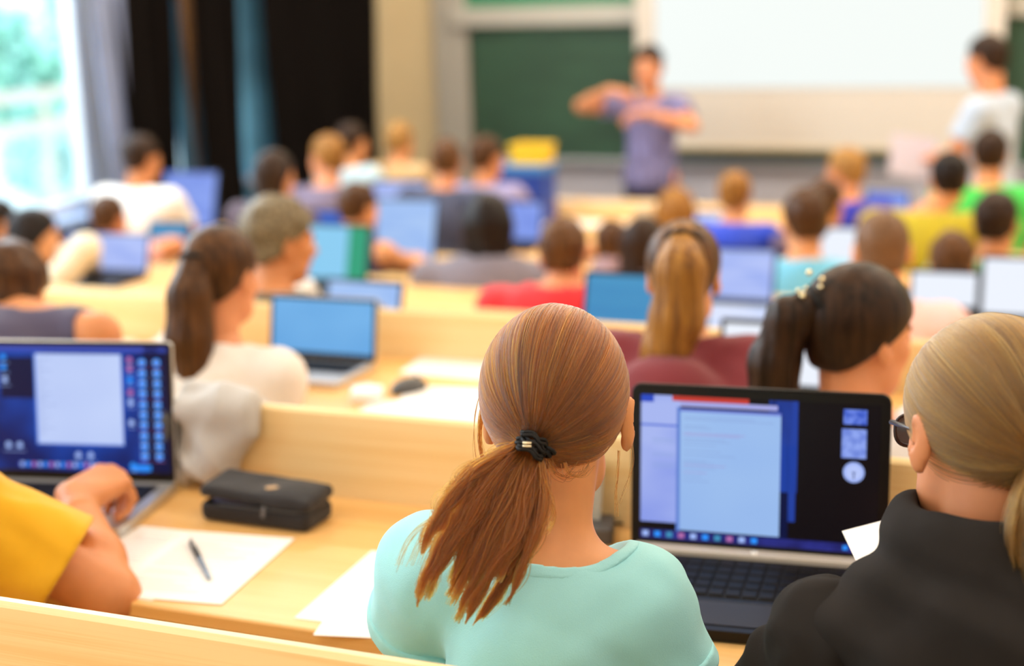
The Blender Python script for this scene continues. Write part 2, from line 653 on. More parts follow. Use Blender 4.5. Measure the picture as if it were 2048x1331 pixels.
def cloth(name, c, amt=.06):
    return mat('cloth_' + name, c, .85, noise_amt=amt, noise_scale=7, bump=.35, bump_scale=900, sheen=.15)


def face_cut(q, low=-.02, s=1.0):
    """>0 where hair may grow (hairline)"""
    y, z, x = q[:, 1], q[:, 2], np.abs(q[:, 0])
    front = .062 - y + np.clip(z - .055, -1, .05) * 1.15       # forehead line
    return front


def hair_field(style, length=.3, R_body=None, thick=1.0, tail=None):
    tz = thick
    if style == 'buzz':
        cap = ell((0, -.015, .034), (.0775, .098, .0875))
    elif style == 'short':
        cap = ell((0, -.016, .038), (.083 * tz, .104 * tz, .094 * tz))
    else:
        cap = ell((0, -.018, .036), (.0865 * tz, .107 * tz, .096 * tz))
    def base(q):
        d = cap(q)
        # nape / sides
        nape = ell((0, -.04, -.03), (.066 * tz, .058 * tz, .058))(q)
        d = smin(d, nape, .02)
        d = smax(d, -face_cut(q), .006)
        return d
    def f(q):
        d = base(q)
        x, y, z = np.abs(q[:, 0]), q[:, 1], q[:, 2]
        if style in ('short', 'buzz'):
            lowcut = (-.055 - z) - np.clip(y + .03, -.05, .2) * -.0
            side = -(z - .0) - .02 + np.clip(-(y + .02), -.2, .05) * 1.0 * -1.0
            line = np.where(y > -.02, .008 - z, -.062 - z + (y + .02) * -0.0)
            line = (.008 - .070 * np.clip((-.0 - y) / .05, 0, 1)) - z
            d = smax(d, line, .01)
            if style == 'short': d = d + .005 * wob(q, 75, 1.0) + .002 * wob(q, 190, 2.0)
        elif style in ('pony', 'up'):
            line = (-.012 - .058 * np.clip((.0 - y) / .05, 0, 1)) - z
            d = smax(d, line, .012)
        elif style == 'long':
            line = (-.10) - z
            d = smax(d, line, .02)
            dr = union([(rcone((-.045, -.045, .0), (-.06, -.055, -length * .95), .052 * tz, .022), .03),
                        (rcone((.045, -.045, .0), (.06, -.05, -length * .95), .052 * tz, .022), .03),
                        (rcone((.0, -.065, .0), (.0, -.085, -length), .056 * tz, .030), .03)], .03)(q)
            dr = dr + .004 * np.sin(q[:, 0] * 260 + 3 * np.sin(q[:, 2] * 14)) * np.clip(-q[:, 2] * 8, 0, 1)
            d = smin(d, dr, .03)
        return d
    return f


def chain(pts, rads, k=.012):
    return union([(rcone(pts[i], pts[i + 1], rads[i], rads[i + 1]), k) for i in range(len(pts) - 1)], k)


def streak(fn, amp=.003, fx=240., fz=10.):
    def f(p):
        return fn(p) + amp * np.sin(p[:, 0] * fx + 2.5 * np.sin(p[:, 2] * fz)) * .6 + amp * .4 * np.sin(p[:, 0] * fx * 2.3 + p[:, 1] * fx)
    return f


PERSONS = {}


def person(key, label, px, py, r=None, row=None, yaw=0, head=(0, 5, 0), skin='fair', hair='brown', style='short', top='white', sleeve=.45,
           length=.3, lean=.15, side=0.0, s=1.0, sw=1.0, arms=((.21, .19, .80, .08, .40, .80), (.21, .19, .80, .08, .40, .80)), res=.013, hres=.009,
           tail=None, stand=False, group=None, thick=1.0, neck=.095, pos=None, hands=False, collar=False, hm=None, floor=None, custom=None, hsc=1.0, slim=1.0,
           neckcut=(0, .03, .045), fold=.003, shirt_res=None, extra_arm=None, legs=True, nshift=(0, 0, 0), tilt=0.0, slr=.060, headfn=None, hdir=None, curl=(25, 30, 20), neckr=1.0, oneskin=False):
    P = at(px, py, r=r) if pos is None else np.array(pos, float)
    fz = ROW_FLOOR[row] if floor is None else floor
    hz = P[2] - fz
    Ry = rot(yaw)
    hl = np.array([side, lean, hz])
    root = P - Ry @ np.array([side, lean, 0]); root[2] = fz
    t = thing('person', label, 'person', tuple(root), math.radians(yaw), group)
    Rh = rot(head[0] - yaw, head[1], head[2])
    hipz = .50 if not stand else hz - .66 * s
    hip = np.array([0, 0, hipz])
    N = np.array([side * .75, lean - .045, hz - .175 * s]) + np.array(nshift)
    ax = (N - hip)
    ch = hip + ax * .66
    wa = hip + ax * .32
    S = {}
    tor = [ell(ch, (.150 * s * sw, .105 * s, .17 * s)),
           (ell(wa, (.135 * s * sw * slim, .10 * s * slim, .14 * s)), .05),
           (ell(hip + [0, 0, .02], (.165 * s * sw, .125 * s, .12 * s)), .05)]
    armf = []; sl = []; handl = []; body_arm = []
    lim = []
    for i, sg in enumerate((-1, 1)):
        a = arms[i]
        Sh = N + np.array([sg * .165 * s * sw, -.005, -.055 * s - sg * tilt])
        if stand or len(a) == 7:
            E = np.array(a[0:3], float); W = np.array(a[3:6], float)
            if len(a) == 7:      # world points
                E = Ry.T @ (E - root); W = Ry.T @ (W - root)
        else:
            E = np.array([sg * a[0] * (.5 + .5 * sw), a[1] + lean * .5, a[2]]); W = np.array([sg * a[3], a[4] + lean * .5, a[5]])
        # keep bone lengths
        du = E - Sh; L = np.linalg.norm(du); E = Sh + du / L * min(max(L, .25 * s), .31 * s)
        dw = W - E; L = np.linalg.norm(dw); W = E + dw / L * min(max(L, .23 * s), .27 * s)
        S[sg] = (Sh, E, W)
        tor.append((rcone(N + [0, -.01, -.040 * s], Sh, .058 * s, .058 * s), .05))
        body_arm += [(rcone(Sh, E, .047 * s, .039 * s), .03), (rcone(E, E + (W - E) * .35, .038 * s, .038 * s), .02), (rcone(E + (W - E) * .35, W, .038 * s, .0255 * s), .02)]
        ts = sleeve
        if ts > 0:
            if ts <= 1:
                sl.append((rcone(Sh, Sh + (E - Sh) * ts, .060 * s, slr * s), .035))
                lim.append((Sh + (E - Sh) * ts, (E - Sh) / np.linalg.norm(E - Sh)))
            else:
                sl += [(rcone(Sh, E, .057 * s, .049 * s), .035), (rcone(E, W + (W - E) * -.02, .048 * s, .034 * s), .02)]
        if ts == 0:
            ov = np.array([sg, 0, .25]) / 1.03; lim.append((Sh - ov * .012, ov))
        fd = (W - E) / np.linalg.norm(W - E)
        if hdir and sg in hdir: fd = Ry.T @ np.array(hdir[sg], float); fd /= np.linalg.norm(fd)
        handl.append((W, fd, sg))
    neckp = (rcone(N + [0, .0, -.03], hl + Rh @ np.array([0, -.02, -.055]) * s, .060 * s * neckr * (.9 if sw < 1 else 1), .053 * s * neckr * (.9 if sw < 1 else 1)), .03)
    # body, without the head
    lp = []
    if legs:
        for sg in (-1, 1):
            if stand:
                lp += [(rcone(hip + [sg * .085, 0, -.02], (sg * .10, .0, .48 * s), .085 * s, .058 * s), .03), (rcone((sg * .10, 0, .48 * s), (sg * .10, -.02, .08), .056 * s, .036 * s), .02),
                       (rcone((sg * .10, -.04, .045), (sg * .11, .13, .03), .038, .03), .02)]
            else:
                K = np.array([sg * .12, .43, .50]); A = np.array([sg * .12, .38, .09])
                lp += [(rcone((sg * .09, 0, .49), K, .085 * s, .060 * s), .03), (rcone(K, A, .056 * s, .037 * s), .02), (rcone(A + [0, -.03, -.045], A + [0, .13, -.058], .037, .028), .02)]
    bodyf = union([(q[0], q[1]) if isinstance(q, tuple) else q for q in (tor + body_arm + [neckp] + lp)], .03)
    headf = in_frame(headfn or HEAD, hl, Rh, s * hsc)
    def full(p):
        return smin(bodyf(p), headf(p), .012)
    allp = [S[-1][0], S[-1][1], S[-1][2], S[1][0], S[1][1], S[1][2]]
    xs = np.array(allp)
    lo = np.array([min(xs[:, 0].min(), -.2) - .08, min(-.2, xs[:, 1].min() - .08), 0.0])
    hi = np.array([max(xs[:, 0].max(), .2) + .08, max(.62 if legs else .3, xs[:, 1].max() + .08), N[2] + .03])
    if xs[:, 2].max() + .08 > hi[2]: hi[2] = xs[:, 2].max() + .08
    if not legs: lo[2] = .40
    hb = .155 * s * hsc
    if oneskin:     # head, neck and body as one continuous surface
        hi2 = np.maximum(hi, hl + hb); lo2 = np.minimum(lo, hl - hb); lo2[2] = lo[2]
        parts = [polygonise(full, lo2, hi2, .0045)]
    else:
        parts = [polygonise(bodyf, lo, hi, res),
                 polygonise(lambda p: smin(headf(p), neckp[0](p), .02), hl - hb - [0, 0, .05 * s], hl + hb, hres)]
    if hands:
        for W, fd, sg in handl:
            hp = hand_prims(W, fd + np.array([0, 0, -.08]), hands if not isinstance(hands, bool) else (0, 0, 1), sg, curl=curl, s=s)
            sd = (W - S[sg][1]) / np.linalg.norm(W - S[sg][1])
            hf = union([(rcone(W - sd * .05, W, .031 * s, .0235 * s), .01)] + hp, .01)
            c = W + fd * .07
            parts.append(polygonise(hf, c - .17, c + .17, .0042))
    else:
        for W, fd, sg in handl:
            hp = hand_prims(W, fd + np.array([0, 0, -.08]), (0, 0, 1), sg, s=s)
            hf = union([(rcone(W - fd * .03, W, .030 * s, .0235 * s), .01)] + hp, .01)
            c = W + fd * .09
            parts.append(polygonise(hf, c - .14, c + .14, .0075))
    b = sdf_object('body', parts, [SKINS[skin], LIP, EYEWHITE, IRIS], t, lips_mat(hl, Rh, s * hsc))
    # shirt
    off = .009
    sh = union([(q[0], q[1]) if isinstance(q, tuple) else q for q in tor] + sl, .035)
    nc = N + np.array(neckcut) * s
    def shirt(p):
        d = sh(p) - off
        d = d + fold * wob(p, 34, 2.0 + len(PERSONS)) + fold * .6 * wob(p, 75, 1.0)
        for (c, n) in lim:
            pl = (p - c) @ n
            near = (p[:, 0] - N[0]) * np.sign(c[0] - N[0]) > (.155 if sleeve > 0 else .09) * s * sw
            d = np.where(near, smax(d, pl, .004), d)
        d = smax(d, -(np.sqrt(np.sum((p - nc) ** 2, 1)) - neck * s), .006)
        if collar:
            cd = np.sqrt((p[:, 0] - N[0]) ** 2 + (p[:, 1] - N[1] - .005) ** 2)
            ring_ = np.maximum(np.abs(cd - .066 * s) - .007, np.abs(p[:, 2] - N[2] - .015) - .032)
            d = smin(d, ring_, .01)
        d = np.maximum(d, hip[2] - .06 - p[:, 2])
        return d
    slo = np.minimum(lo, 9) * 1.0; slo[2] = hip[2] - .08; shi = hi.copy(); shi[2] = max(N[2] + .05, shi[2])
    shi[1] = max(xs[:, 1].max() + .08, .25)
    sdf_object('shirt', polygonise(shirt, slo, shi, shirt_res or res), cloth(*top) if isinstance(top, tuple) else top, t)
    if legs:
        trf = union(lp, .03)
        zc = .12
        tl = np.array([-.22, -.17, zc - .05]); th = np.array([.22, .55, hip[2] + .10])
        def trous(p):
            d = np.minimum(trf(p), (ell(hip + [0, 0, .0], (.16 * s * sw, .12 * s, .10 * s))(p))) - .008
            return np.maximum(d, zc - p[:, 2])
        sdf_object('trousers', polygonise(trous, tl, th, .016), TROUSERS[len(PERSONS) % len(TROUSERS)], t)
    # hair
    hmat = hm or HAIRS[hair]
    if style != 'none':
        hf = in_frame(hair_field(style, length=length, thick=thick), hl, Rh, s * hsc)
        base = hf
        if style in ('pony', 'up') and tail:
            tp = [hl + Rh @ np.array(tail['tie']) * s] + [np.array(q) + hl for q in tail['pts']]
            tf = streak(chain(tp, tail['rad']), .0025)
            allq = np.array(tp)
            sdf_object('ponytail', polygonise(tf, allq.min(0) - .08, allq.max(0) + .07, hres), tail.get('mat', hmat), t)
            allq = np.array([tp[0]])
        elif style == 'up':
            tf = ell(hl + Rh @ np.array([0, -.09, .07]) * s, (.035, .035, .035))
            hf = lambda p, a=base, b_=tf: smin(a(p), b_(p), .01)
            allq = np.array([hl])
        else:
            allq = np.array([hl + Rh @ np.array([0, -.06, -length]) * s]) if style == 'long' else np.array([hl])
        l2 = np.minimum(hl - .135 * s * thick, allq.min(0) - .07); h2 = np.maximum(hl + .145 * s * thick, allq.max(0) + .05)
        sdf_object('hair', polygonise(hf, l2, h2, hres), hmat, t)
        if style in ('pony', 'up') and tail:
            mb = MB()
            tie = hl + Rh @ np.array(tail['tie']) * s
            dv = Vector(tp[1] - tp[0]).normalized(); o_ = dv.orthogonal().normalized(); o2 = dv.cross(o_)
            mb.tube([Vector(tie) + dv * .012 + (o_ * math.cos(a) + o2 * math.sin(a)) * (tail['rad'][0] * 1.12) for a in np.linspace(0, 2 * math.pi, 17)], .006, cap=False)
            mb.build('hair_tie', BLACK_MATTE, t)
    PERSONS[key] = dict(shirt=shirt, lim=lim, nc=nc, neck=neck * s, t=t, hl=hl, Rh=Rh, N=N, S=S, root=root, yaw=yaw, hip=hip)
    return t


TROUSERS = [mat('denim_blue', '35476b', .9, noise_amt=.15), mat('trouser_dark', '23242b', .9, noise_amt=.1), mat('denim_grey', '55585f', .9, noise_amt=.1)]

# ------------------------------------------------------------------ rows
NEAR = {k: 1.79 + .985 * (k - 1) + (.19 if k > 2 else 0) for k in range(0, 8)}
DROP = {0: -.045, 1: 0, 2: .045, 3: .15, 4: .26, 5: .35, 6: .42, 7: .46}
DESK = {k: 1.21 - DROP[k] for k in DROP}
ROW_FLOOR = {k: DESK[k] - .74 for k in DROP}
DEPTHS = {k: .54 for k in range(0, 8)}
DEPTHS[2] = .73
RISE = {0: .158, 1: .165, 2: .125, 3: .012, 4: .012, 5: .012, 6: .012}
HEADR = {k: 1.70 + .985 * (k - 1) + (.15 if k > 2 else 0) for k in range(0, 8)}

# ================================================================== the room
WALL_X, FRONT_Y, RIGHT_X, REAR_Y = -5.6, 10.4, 4.0, -1.6
PLASTER = mat('plaster_cream', 'ddc79c', .8, noise_amt=.03, noise_scale=3)
PLASTER_W = mat('plaster_white', 'd9d6d0', .8, noise_amt=.03, noise_scale=3)
FLOOR_M = mat('floor_linoleum', '6d5a48', .55, noise_amt=.1, noise_scale=12)
fl = MB()
fl.box((WALL_X, NEAR[7] - .62, ROW_FLOOR[7] - .3), (RIGHT_X, FRONT_Y, ROW_FLOOR[7]))
for k in range(6, 0, -1):
    fl.box((WALL_X, NEAR[k] - .62, ROW_FLOOR[7] - .3), (RIGHT_X, NEAR[k + 1] - .62, ROW_FLOOR[k]))
fl.box((WALL_X, REAR_Y, ROW_FLOOR[7] - .3), (RIGHT_X, NEAR[1] - .62, ROW_FLOOR[0]))
struct(fl.build('floor', FLOOR_M))
c = MB(); c.box((WALL_X - .2, REAR_Y - .2, CEIL), (RIGHT_X + .2, FRONT_Y + .2, CEIL + .2)); struct(c.build('ceiling', PLASTER_W))
w = MB(); w.box((WALL_X - .2, FRONT_Y, -.3), (RIGHT_X + .2, FRONT_Y + .2, CEIL)); struct(w.build('wall_front', PLASTER))
w = MB(); w.box((RIGHT_X, REAR_Y, -.3), (RIGHT_X + .2, FRONT_Y, CEIL)); struct(w.build('wall_right', PLASTER_W))
w = MB(); w.box((WALL_X - .2, REAR_Y - .2, -.3), (RIGHT_X + .2, REAR_Y, CEIL)); struct(w.build('wall_rear', PLASTER_W))
SILL = .93
HEADZ = 3.9
WINS = [(-1.1, 1.2), (1.4, 3.5), (3.7, 5.5), (5.62, 7.22), (7.42, 8.82), (8.94, 10.3)]
w = MB()
w.box((WALL_X - .06, REAR_Y, -.3), (WALL_X, FRONT_Y, SILL))
w.box((WALL_X - .06, REAR_Y, HEADZ), (WALL_X, FRONT_Y, CEIL))
ys = [REAR_Y] + [v for ab in WINS for v in ab] + [FRONT_Y]
for i in range(0, len(ys), 2):
    w.box((WALL_X - .06, ys[i], SILL), (WALL_X, ys[i + 1], HEADZ))
struct(w.build('wall_left', PLASTER_W))
FRAME_M = mat('window_frame_white', 'dfe4ea', .4)
g = bpy.data.materials.new('window_glass'); g.use_nodes = True
nt = g.node_tree; nt.nodes.clear()
o_ = nt.nodes.new('ShaderNodeOutputMaterial'); mx = nt.nodes.new('ShaderNodeMixShader'); tr = nt.nodes.new('ShaderNodeBsdfTransparent'); gl = nt.nodes.new('ShaderNodeBsdfGlossy')
gl.inputs['Roughness'].default_value = .02; mx.inputs[0].default_value = .06
tr.inputs[0].default_value = (.96, .99, 1, 1)
nt.links.new(tr.outputs[0], mx.inputs[1]); nt.links.new(gl.outputs[0], mx.inputs[2]); nt.links.new(mx.outputs[0], o_.inputs[0])
GLASS = g
for i, (a, b) in enumerate(WINS):
    e = bpy.data.objects.new('window_%d' % (i + 1), None); COL.objects.link(e); e.location = (WALL_X - .03, (a + b) / 2, SILL); struct(e)
    hw = (b - a) / 2; H = HEADZ - SILL
    f_ = MB()
    for (y0, y1, z0, z1) in ((-hw, -hw + .07, 0, H), (hw - .07, hw, 0, H), (-hw, hw, 0, .07), (-hw, hw, H - .07, H), (-hw, hw, H * .62, H * .62 + .05)):
        f_.box((-.04, y0, z0), (.04, y1, z1), bev=.006)
    f_.build('window_frame', FRAME_M, e)
    p_ = MB(); p_.box((-.004, -hw + .06, .06), (.004, hw - .06, H - .06)); p_.build('window_pane', GLASS, e)
sb = MB(); sb.box((WALL_X - .03, REAR_Y, SILL - .04), (WALL_X + .22, FRONT_Y, SILL), bev=.008)
struct(sb.build('trim_1', mat('sill_bluegrey', '8fa3c4', .4)))
# lower radiator cover strip under the sill
rb = MB(); rb.box((WALL_X, 3.0, ROW_FLOOR[7]), (WALL_X + .10, FRONT_Y - .05, SILL - .05))
struct(rb.build('trim_2', mat('panel_navy', '33456e', .5)))

# front wall: grey pilaster, blackboard, screen
pl = MB(); pl.box((-4.80, FRONT_Y - .10, 0), (-4.53, FRONT_Y, CEIL), bev=.01)
struct(pl.build('trim_3', mat('pilaster_grey', 'a59f94', .6)))
pw = MB(); pw.box((-4.5, FRONT_Y - .05, -.03), (RIGHT_X - .1, FRONT_Y, .84))
struct(pw.build('trim_4', mat('wall_panel_lilac', 'c9c6cf', .6, noise_amt=.03, noise_scale=2)))
BOARD = mat('chalkboard_green', '2c4b36', .6, noise_amt=.18, noise_scale=2.2, stretch=(1, 1, 3))
BOARD2 = mat('chalkboard_upper', '1f7a55', .6, noise_amt=.1, noise_scale=2)
RAILM = mat('board_rail', 'b9b4a8', .45, .2)
t = thing('chalkboard', 'large dark green chalkboard on the front wall behind the presenters', 'chalkboard', (-1.3, FRONT_Y - .06, .95))
b_ = MB(); b_.box((-3.2, -.03, -.07), (3.6, .0, .88)); b_.build('board_panel', BOARD, t)
b_ = MB(); b_.box((-3.35, -.07, .88), (3.6, .0, 1.02), bev=.01); b_.build('rail', RAILM, t)
b_ = MB(); b_.box((-3.35, -.03, 1.02), (3.6, 0, 2.1)); b_.build('board_panel', BOARD2, t)
b_ = MB(); b_.box((-3.2, -.10, -.11), (3.6, .0, -.07), bev=.006); b_.build('chalk_tray', mat('tray_grey', 'a9adb4', .4, .4), t)
# projection screen
t = thing('projection_screen', 'white pull-down projection screen hanging in front of the chalkboard', 'screen', (-1.965, FRONT_Y - .22, .975))
SCREEN_W = mat('screen_cloth', 'd2c9be', .9)
b_ = MB(); b_.box((-1.225, -.004, 0.02), (1.225, .0, 2.75)); b_.build('screen_cloth', SCREEN_W, t)
b_ = MB(); b_.box((-1.23, -.02, -.012), (1.23, .014, .024), bev=.008); b_.build('bottom_bar', mat('screen_bar', 'b9ab8c', .5), t)
b_ = MB(); b_.box((-1.25, -.06, 2.7), (1.25, .09, 2.86), bev=.01); b_.build('housing', WHITE, t)
b_ = MB(); b_.box((-1.08, -.009, .42), (1.10, -.005, 2.6)); b_.build('projected_image', emis('projected_light', 'f0f6f2', 1.05), t)

# ceiling lamps
lampB = MB(); lampB.box((-.65, -.18, -.08), (.65, .18, 0), bev=.01)
lampD = MB(); lampD.box((-.61, -.15, -.092), (.61, .15, -.082))
first = None; n_ = 0
for yi, yy in enumerate((-0.6, 1.9, 4.4, 6.9, 9.2)):
    for xi, xx in enumerate((-4.0, -1.6, 0.8, 3.0)):
        if first is None:
            first = thing('ceiling_lamp', '', 'ceiling lamp', (xx, yy, CEIL), 0, 'ceiling lamps over the rows')
            lampB.build('housing', WHITE, first); lampD.build('diffuser', emis('lamp_glow', 'fff0d8', 2.0), first); o = first
        else:
            o = copy_tree(first); o.location = (xx, yy, CEIL)
        o['label'] = 'rectangular white ceiling lamp in the grid of identical lamps over the lecture rows'

# curtains, dark, gathered along the left wall
CURT = mat('curtain_dark', '0f0b0a', .95, spec=.1, noise_amt=.25, noise_scale=3, stretch=(6, 6, .4), bump=.2, bump_scale=60)
CURT_O = mat('curtain_ochre', '54391a', .9, noise_amt=.2, noise_scale=3)
CURT_DAYLIT = mat('curtain_daylit_bluegrey', '8795b8', .9, noise_amt=.1, noise_scale=3)  # window-side edge of the curtain, daylight painted in as blue-grey


def curtain(y0, y1, label, m, z0=.12, x=WALL_X + .34, amp=.05, waves=None, flare=0.0):
    n = 220; zs = np.linspace(z0, HEADZ + .1, 14)
    V = []; waves = waves or (y1 - y0) / .11
    for z in zs:
        u = np.linspace(0, 1, n)
        fl_ = 1 - flare * (z - z0) / (HEADZ - z0)
        yy = y0 + (y1 - y0) * u + .02 * np.sin(u * 9 + z)
        a = amp * (0.75 + .25 * np.sin(u * 17 + z * 1.3))
        xx = x + a * np.sin(u * waves * 2 * math.pi + .6 * np.sin(z * 1.2 + u * 5)) + .02 * np.sin(z * 2 + u * 3)
        V.append(np.stack([xx, yy, np.full(n, z)], 1))
    V = np.array(V)
    front = V.reshape(-1, 3); back = front - [.006, 0, 0]
    k = len(zs); F = []
    idx = np.arange(k * n).reshape(k, n)
    a, b, c_, d = idx[:-1, :-1].ravel(), idx[:-1, 1:].ravel(), idx[1:, 1:].ravel(), idx[1:, :-1].ravel()
    F = np.concatenate([np.stack([a, b, c_, d], 1), np.stack([d, c_, b, a], 1) + k * n])
    me = mesh_np('curtain', np.concatenate([front, back]), F4=F); me.materials.append(m)
    o = bpy.data.objects.new('curtain', me); COL.objects.link(o)
    tag(o, label, 'curtain', 'curtains along the window wall')
    return o


def cy(px, x=WALL_X + .30):
    v = ray(px, 150); return float(v[1] * x / v[0])


CX = WALL_X + .30
curtain(cy(196), cy(256), 'narrow curtain edge beside the bright window, painted blue-grey for the daylight on it', CURT_DAYLIT, amp=.02, x=CX, waves=3)
curtain(cy(236), cy(350), 'dark curtain hanging between the daylit blue-grey edge and the first gap of light', CURT, x=CX, amp=.035)
curtain(cy(368), cy(386), 'narrow ochre brown curtain strip between two dark curtains', CURT_O, amp=.01, x=CX + .02, waves=1)
curtain(cy(388), cy(484), 'dark brown curtain between the ochre strip and the blue slit of light', CURT, x=CX, amp=.035)
curtain(cy(532), FRONT_Y - .03, 'widest dark curtain, hanging in the corner by the cream wall', CURT, x=CX, amp=.03)
curtain(cy(340, WALL_X + .14), FRONT_Y - .10, 'added blue sheet painted as the daylight seen in the slits between the dark curtains', mat('slit_daylight_blue', '5a9cc8', .9, noise_amt=.3, noise_scale=2), x=WALL_X + .14, amp=.012)  # added sheet, its blue stands in for daylight between the curtains
cr = MB(); cr.tube([(WALL_X + .30, 3.0, HEADZ + .12), (WALL_X + .30, 10.35, HEADZ + .12)], .018)
for yy in (3.2, 5.5, 8.08, 10.2): cr.box((WALL_X, yy - .01, HEADZ + .11), (WALL_X + .35, yy + .01, HEADZ + .13))
tag(cr.build('curtain_rail', STEEL), 'long steel curtain rail above the windows on the left wall', 'curtain rail')

# outside: trees, railing, parasol, pale building, ground
LEAF = mat('leaf_pale_green', 'a6e0cb', .7, noise_amt=.35, noise_scale=6)
LEAF2 = mat('leaf_mint', 'c8efe4', .7, noise_amt=.3, noise_scale=6)
BARK = mat('bark', '8a8078', .8)


def tree(loc, h, rad, label, m, seed):
    t = thing('tree', label, 'tree', loc, 0, 'trees outside the window')
    mb = MB(); mb.tube([(0, 0, 0), (.05, 0, h * .4), (-.03, .05, h * .75)], [.16, .11, .05]); mb.build('trunk', BARK, t)
    r_ = np.random.default_rng(seed)
    blobs = []
    for i in range(9):
        a = r_.uniform(0, 6.28); q = r_.uniform(0, rad * .75); zz = h * r_.uniform(.55, 1.0)
        blobs.append((q * math.cos(a), q * math.sin(a), zz, rad * r_.uniform(.28, .5)))
    N_ = 2600
    bi = r_.integers(0, 9, N_); B = np.array(blobs)[bi]
    d = r_.normal(size=(N_, 3)); d /= np.linalg.norm(d, axis=1)[:, None]
    C = B[:, :3] + d * (B[:, 3] * r_.uniform(.55, 1.05, N_))[:, None]
    u = r_.normal(size=(N_, 3)); u /= np.linalg.norm(u, axis=1)[:, None]
    v = np.cross(u, d); v /= np.linalg.norm(v, axis=1)[:, None] + 1e-6
    sz = .16 * r_.uniform(.6, 1.3, N_)[:, None]
    V = np.stack([C - u * sz, C + v * sz * .5, C + u * sz, C - v * sz * .5], 1).reshape(-1, 3)
    me = mesh_np('crown', V, F4=np.arange(N_ * 4).reshape(-1, 4), smooth=False); me.materials.append(m)
    link_mesh('crown', me, t)


GZ = -1.2
gd = MB(); gd.box((-90, -30, GZ - .2), (WALL_X - .25, 90, GZ)); struct(gd.build('ground_outside', mat('paving_pale', 'e6f2f2', .9, noise_amt=.05, noise_scale=.6)))
tree((-13.5, 15.0, GZ), 3.1, 1.6, 'leafy tree outside whose green crown fills the upper window corner', LEAF, 3)
tree((-17.5, 23.5, GZ), 3.6, 1.4, 'smaller pale tree farther off outside the window', LEAF2, 5)
tree((-11.0, 13.6, GZ), 1.9, .9, 'low mint green shrub-like tree outside just below the railing', LEAF2, 8)
rl = thing('railing', 'pale beige outdoor railing crossing the window view', 'railing', (0, 0, 0))
RAILC = mat('railing_beige', 'd8cbb8', .6)
for zz in (1.30, 1.02):
    mb = MB(); mb.box((-9.05, 4, zz - .05), (-8.95, 17, zz + .05), bev=.01); mb.build('rail', RAILC, rl)
for yy in np.arange(5, 17, 1.5):
    mb = MB(); mb.box((-9.03, yy - .03, GZ), (-8.97, yy + .03, 1.30)); mb.build('post', RAILC, rl)
bl = thing('outdoor_building', 'pale pink building far beyond the trees outside the window', 'building', (-26, 34, GZ))
mb = MB(); mb.box((-9, 0, 0), (8, 8, 9.5)); mb.build('facade', mat('facade_pink', 'f3e2e6', .8), bl)
mb = MB(); mb.box((-9.4, -.4, 9.5), (8.4, 8.4, 9.9)); mb.build('roof', mat('roof_grey', '9aa0a8', .7), bl)
for i in range(5):
    mb = MB(); mb.box((-7.5 + i * 3, -.05, 2), (-6.2 + i * 3, .02, 4)); mb.build('window_opening', mat('facade_window', '9fb4c4', .3), bl)

# ================================================================== desks
X0, X1 = -5.05, 3.2


def desk_row(k):
    DEPTH = DEPTHS[k]; nr = NEAR[k]; z = DESK[k]
    names = {0: 'rearmost light wood desk row whose raised front board crosses the lower left corner', 1: 'wooden desk row in front of the mint t-shirt woman, with the pencil case on it',
             2: 'wooden desk row ahead of the mint t-shirt woman, holding the grey mouse', 3: 'third wooden desk row, with the white mug near the grey-haired man on it',
             4: 'wooden desk row in front of the student in the red shirt', 5: 'wooden desk row in front of the student in the light blue shirt', 6: 'wooden desk row in front of the student in the mustard shirt',
             7: 'frontmost wooden desk row, nearest the presenters'}
    t = thing('lecture_desk_row', names[k], 'desk row', ((X0 + X1) / 2, nr, ROW_FLOOR[k]), 0)
    hw = (X1 - X0) / 2; zz = .74
    m = MB(); m.box((-hw, 0, zz - .026), (hw, DEPTH, zz), bev=.003); m.build('desktop', WOOD_DESK, t)
    m = MB(); m.box((-hw, .0, zz - .075), (hw, .02, zz - .027), bev=.003); m.build('edge_rail', WOOD_EDGE_SHADE, t)
    if k < 7:
        # raised board at the far edge = backrest of the bench ahead
        th = DROP[k + 1] - DROP[k]
        m = MB(); m.box((-hw, DEPTH, .30), (hw, DEPTH + .022, zz + RISE[k]), bev=.006); m.build('backrest', WOOD_BACK, t)
        m = MB(); m.box((-hw, DEPTH + .06, .41 - th), (hw, DEPTH + .40, .44 - th), bev=.008); m.build('bench_seat', WOOD_DESK, t)
    else:
        m = MB(); m.box((-hw, DEPTH, .10), (hw, DEPTH + .022, zz + .10), bev=.004); m.build('front_board', WOOD_BACK, t)
    for xx in np.linspace(-hw + .1, hw - .1, 7):
        m = MB(); m.box((xx - .02, .06, 0), (xx + .02, DEPTH - .06, zz - .028)); m.box((xx - .03, .04, 0), (xx + .03, DEPTH - .02, .03))
        if k < 7: m.box((xx - .02, DEPTH + .02, .30), (xx + .02, DEPTH + .30, .41 - th))
        m.build('leg', STEEL, t)


for k in range(0, 8): desk_row(k)

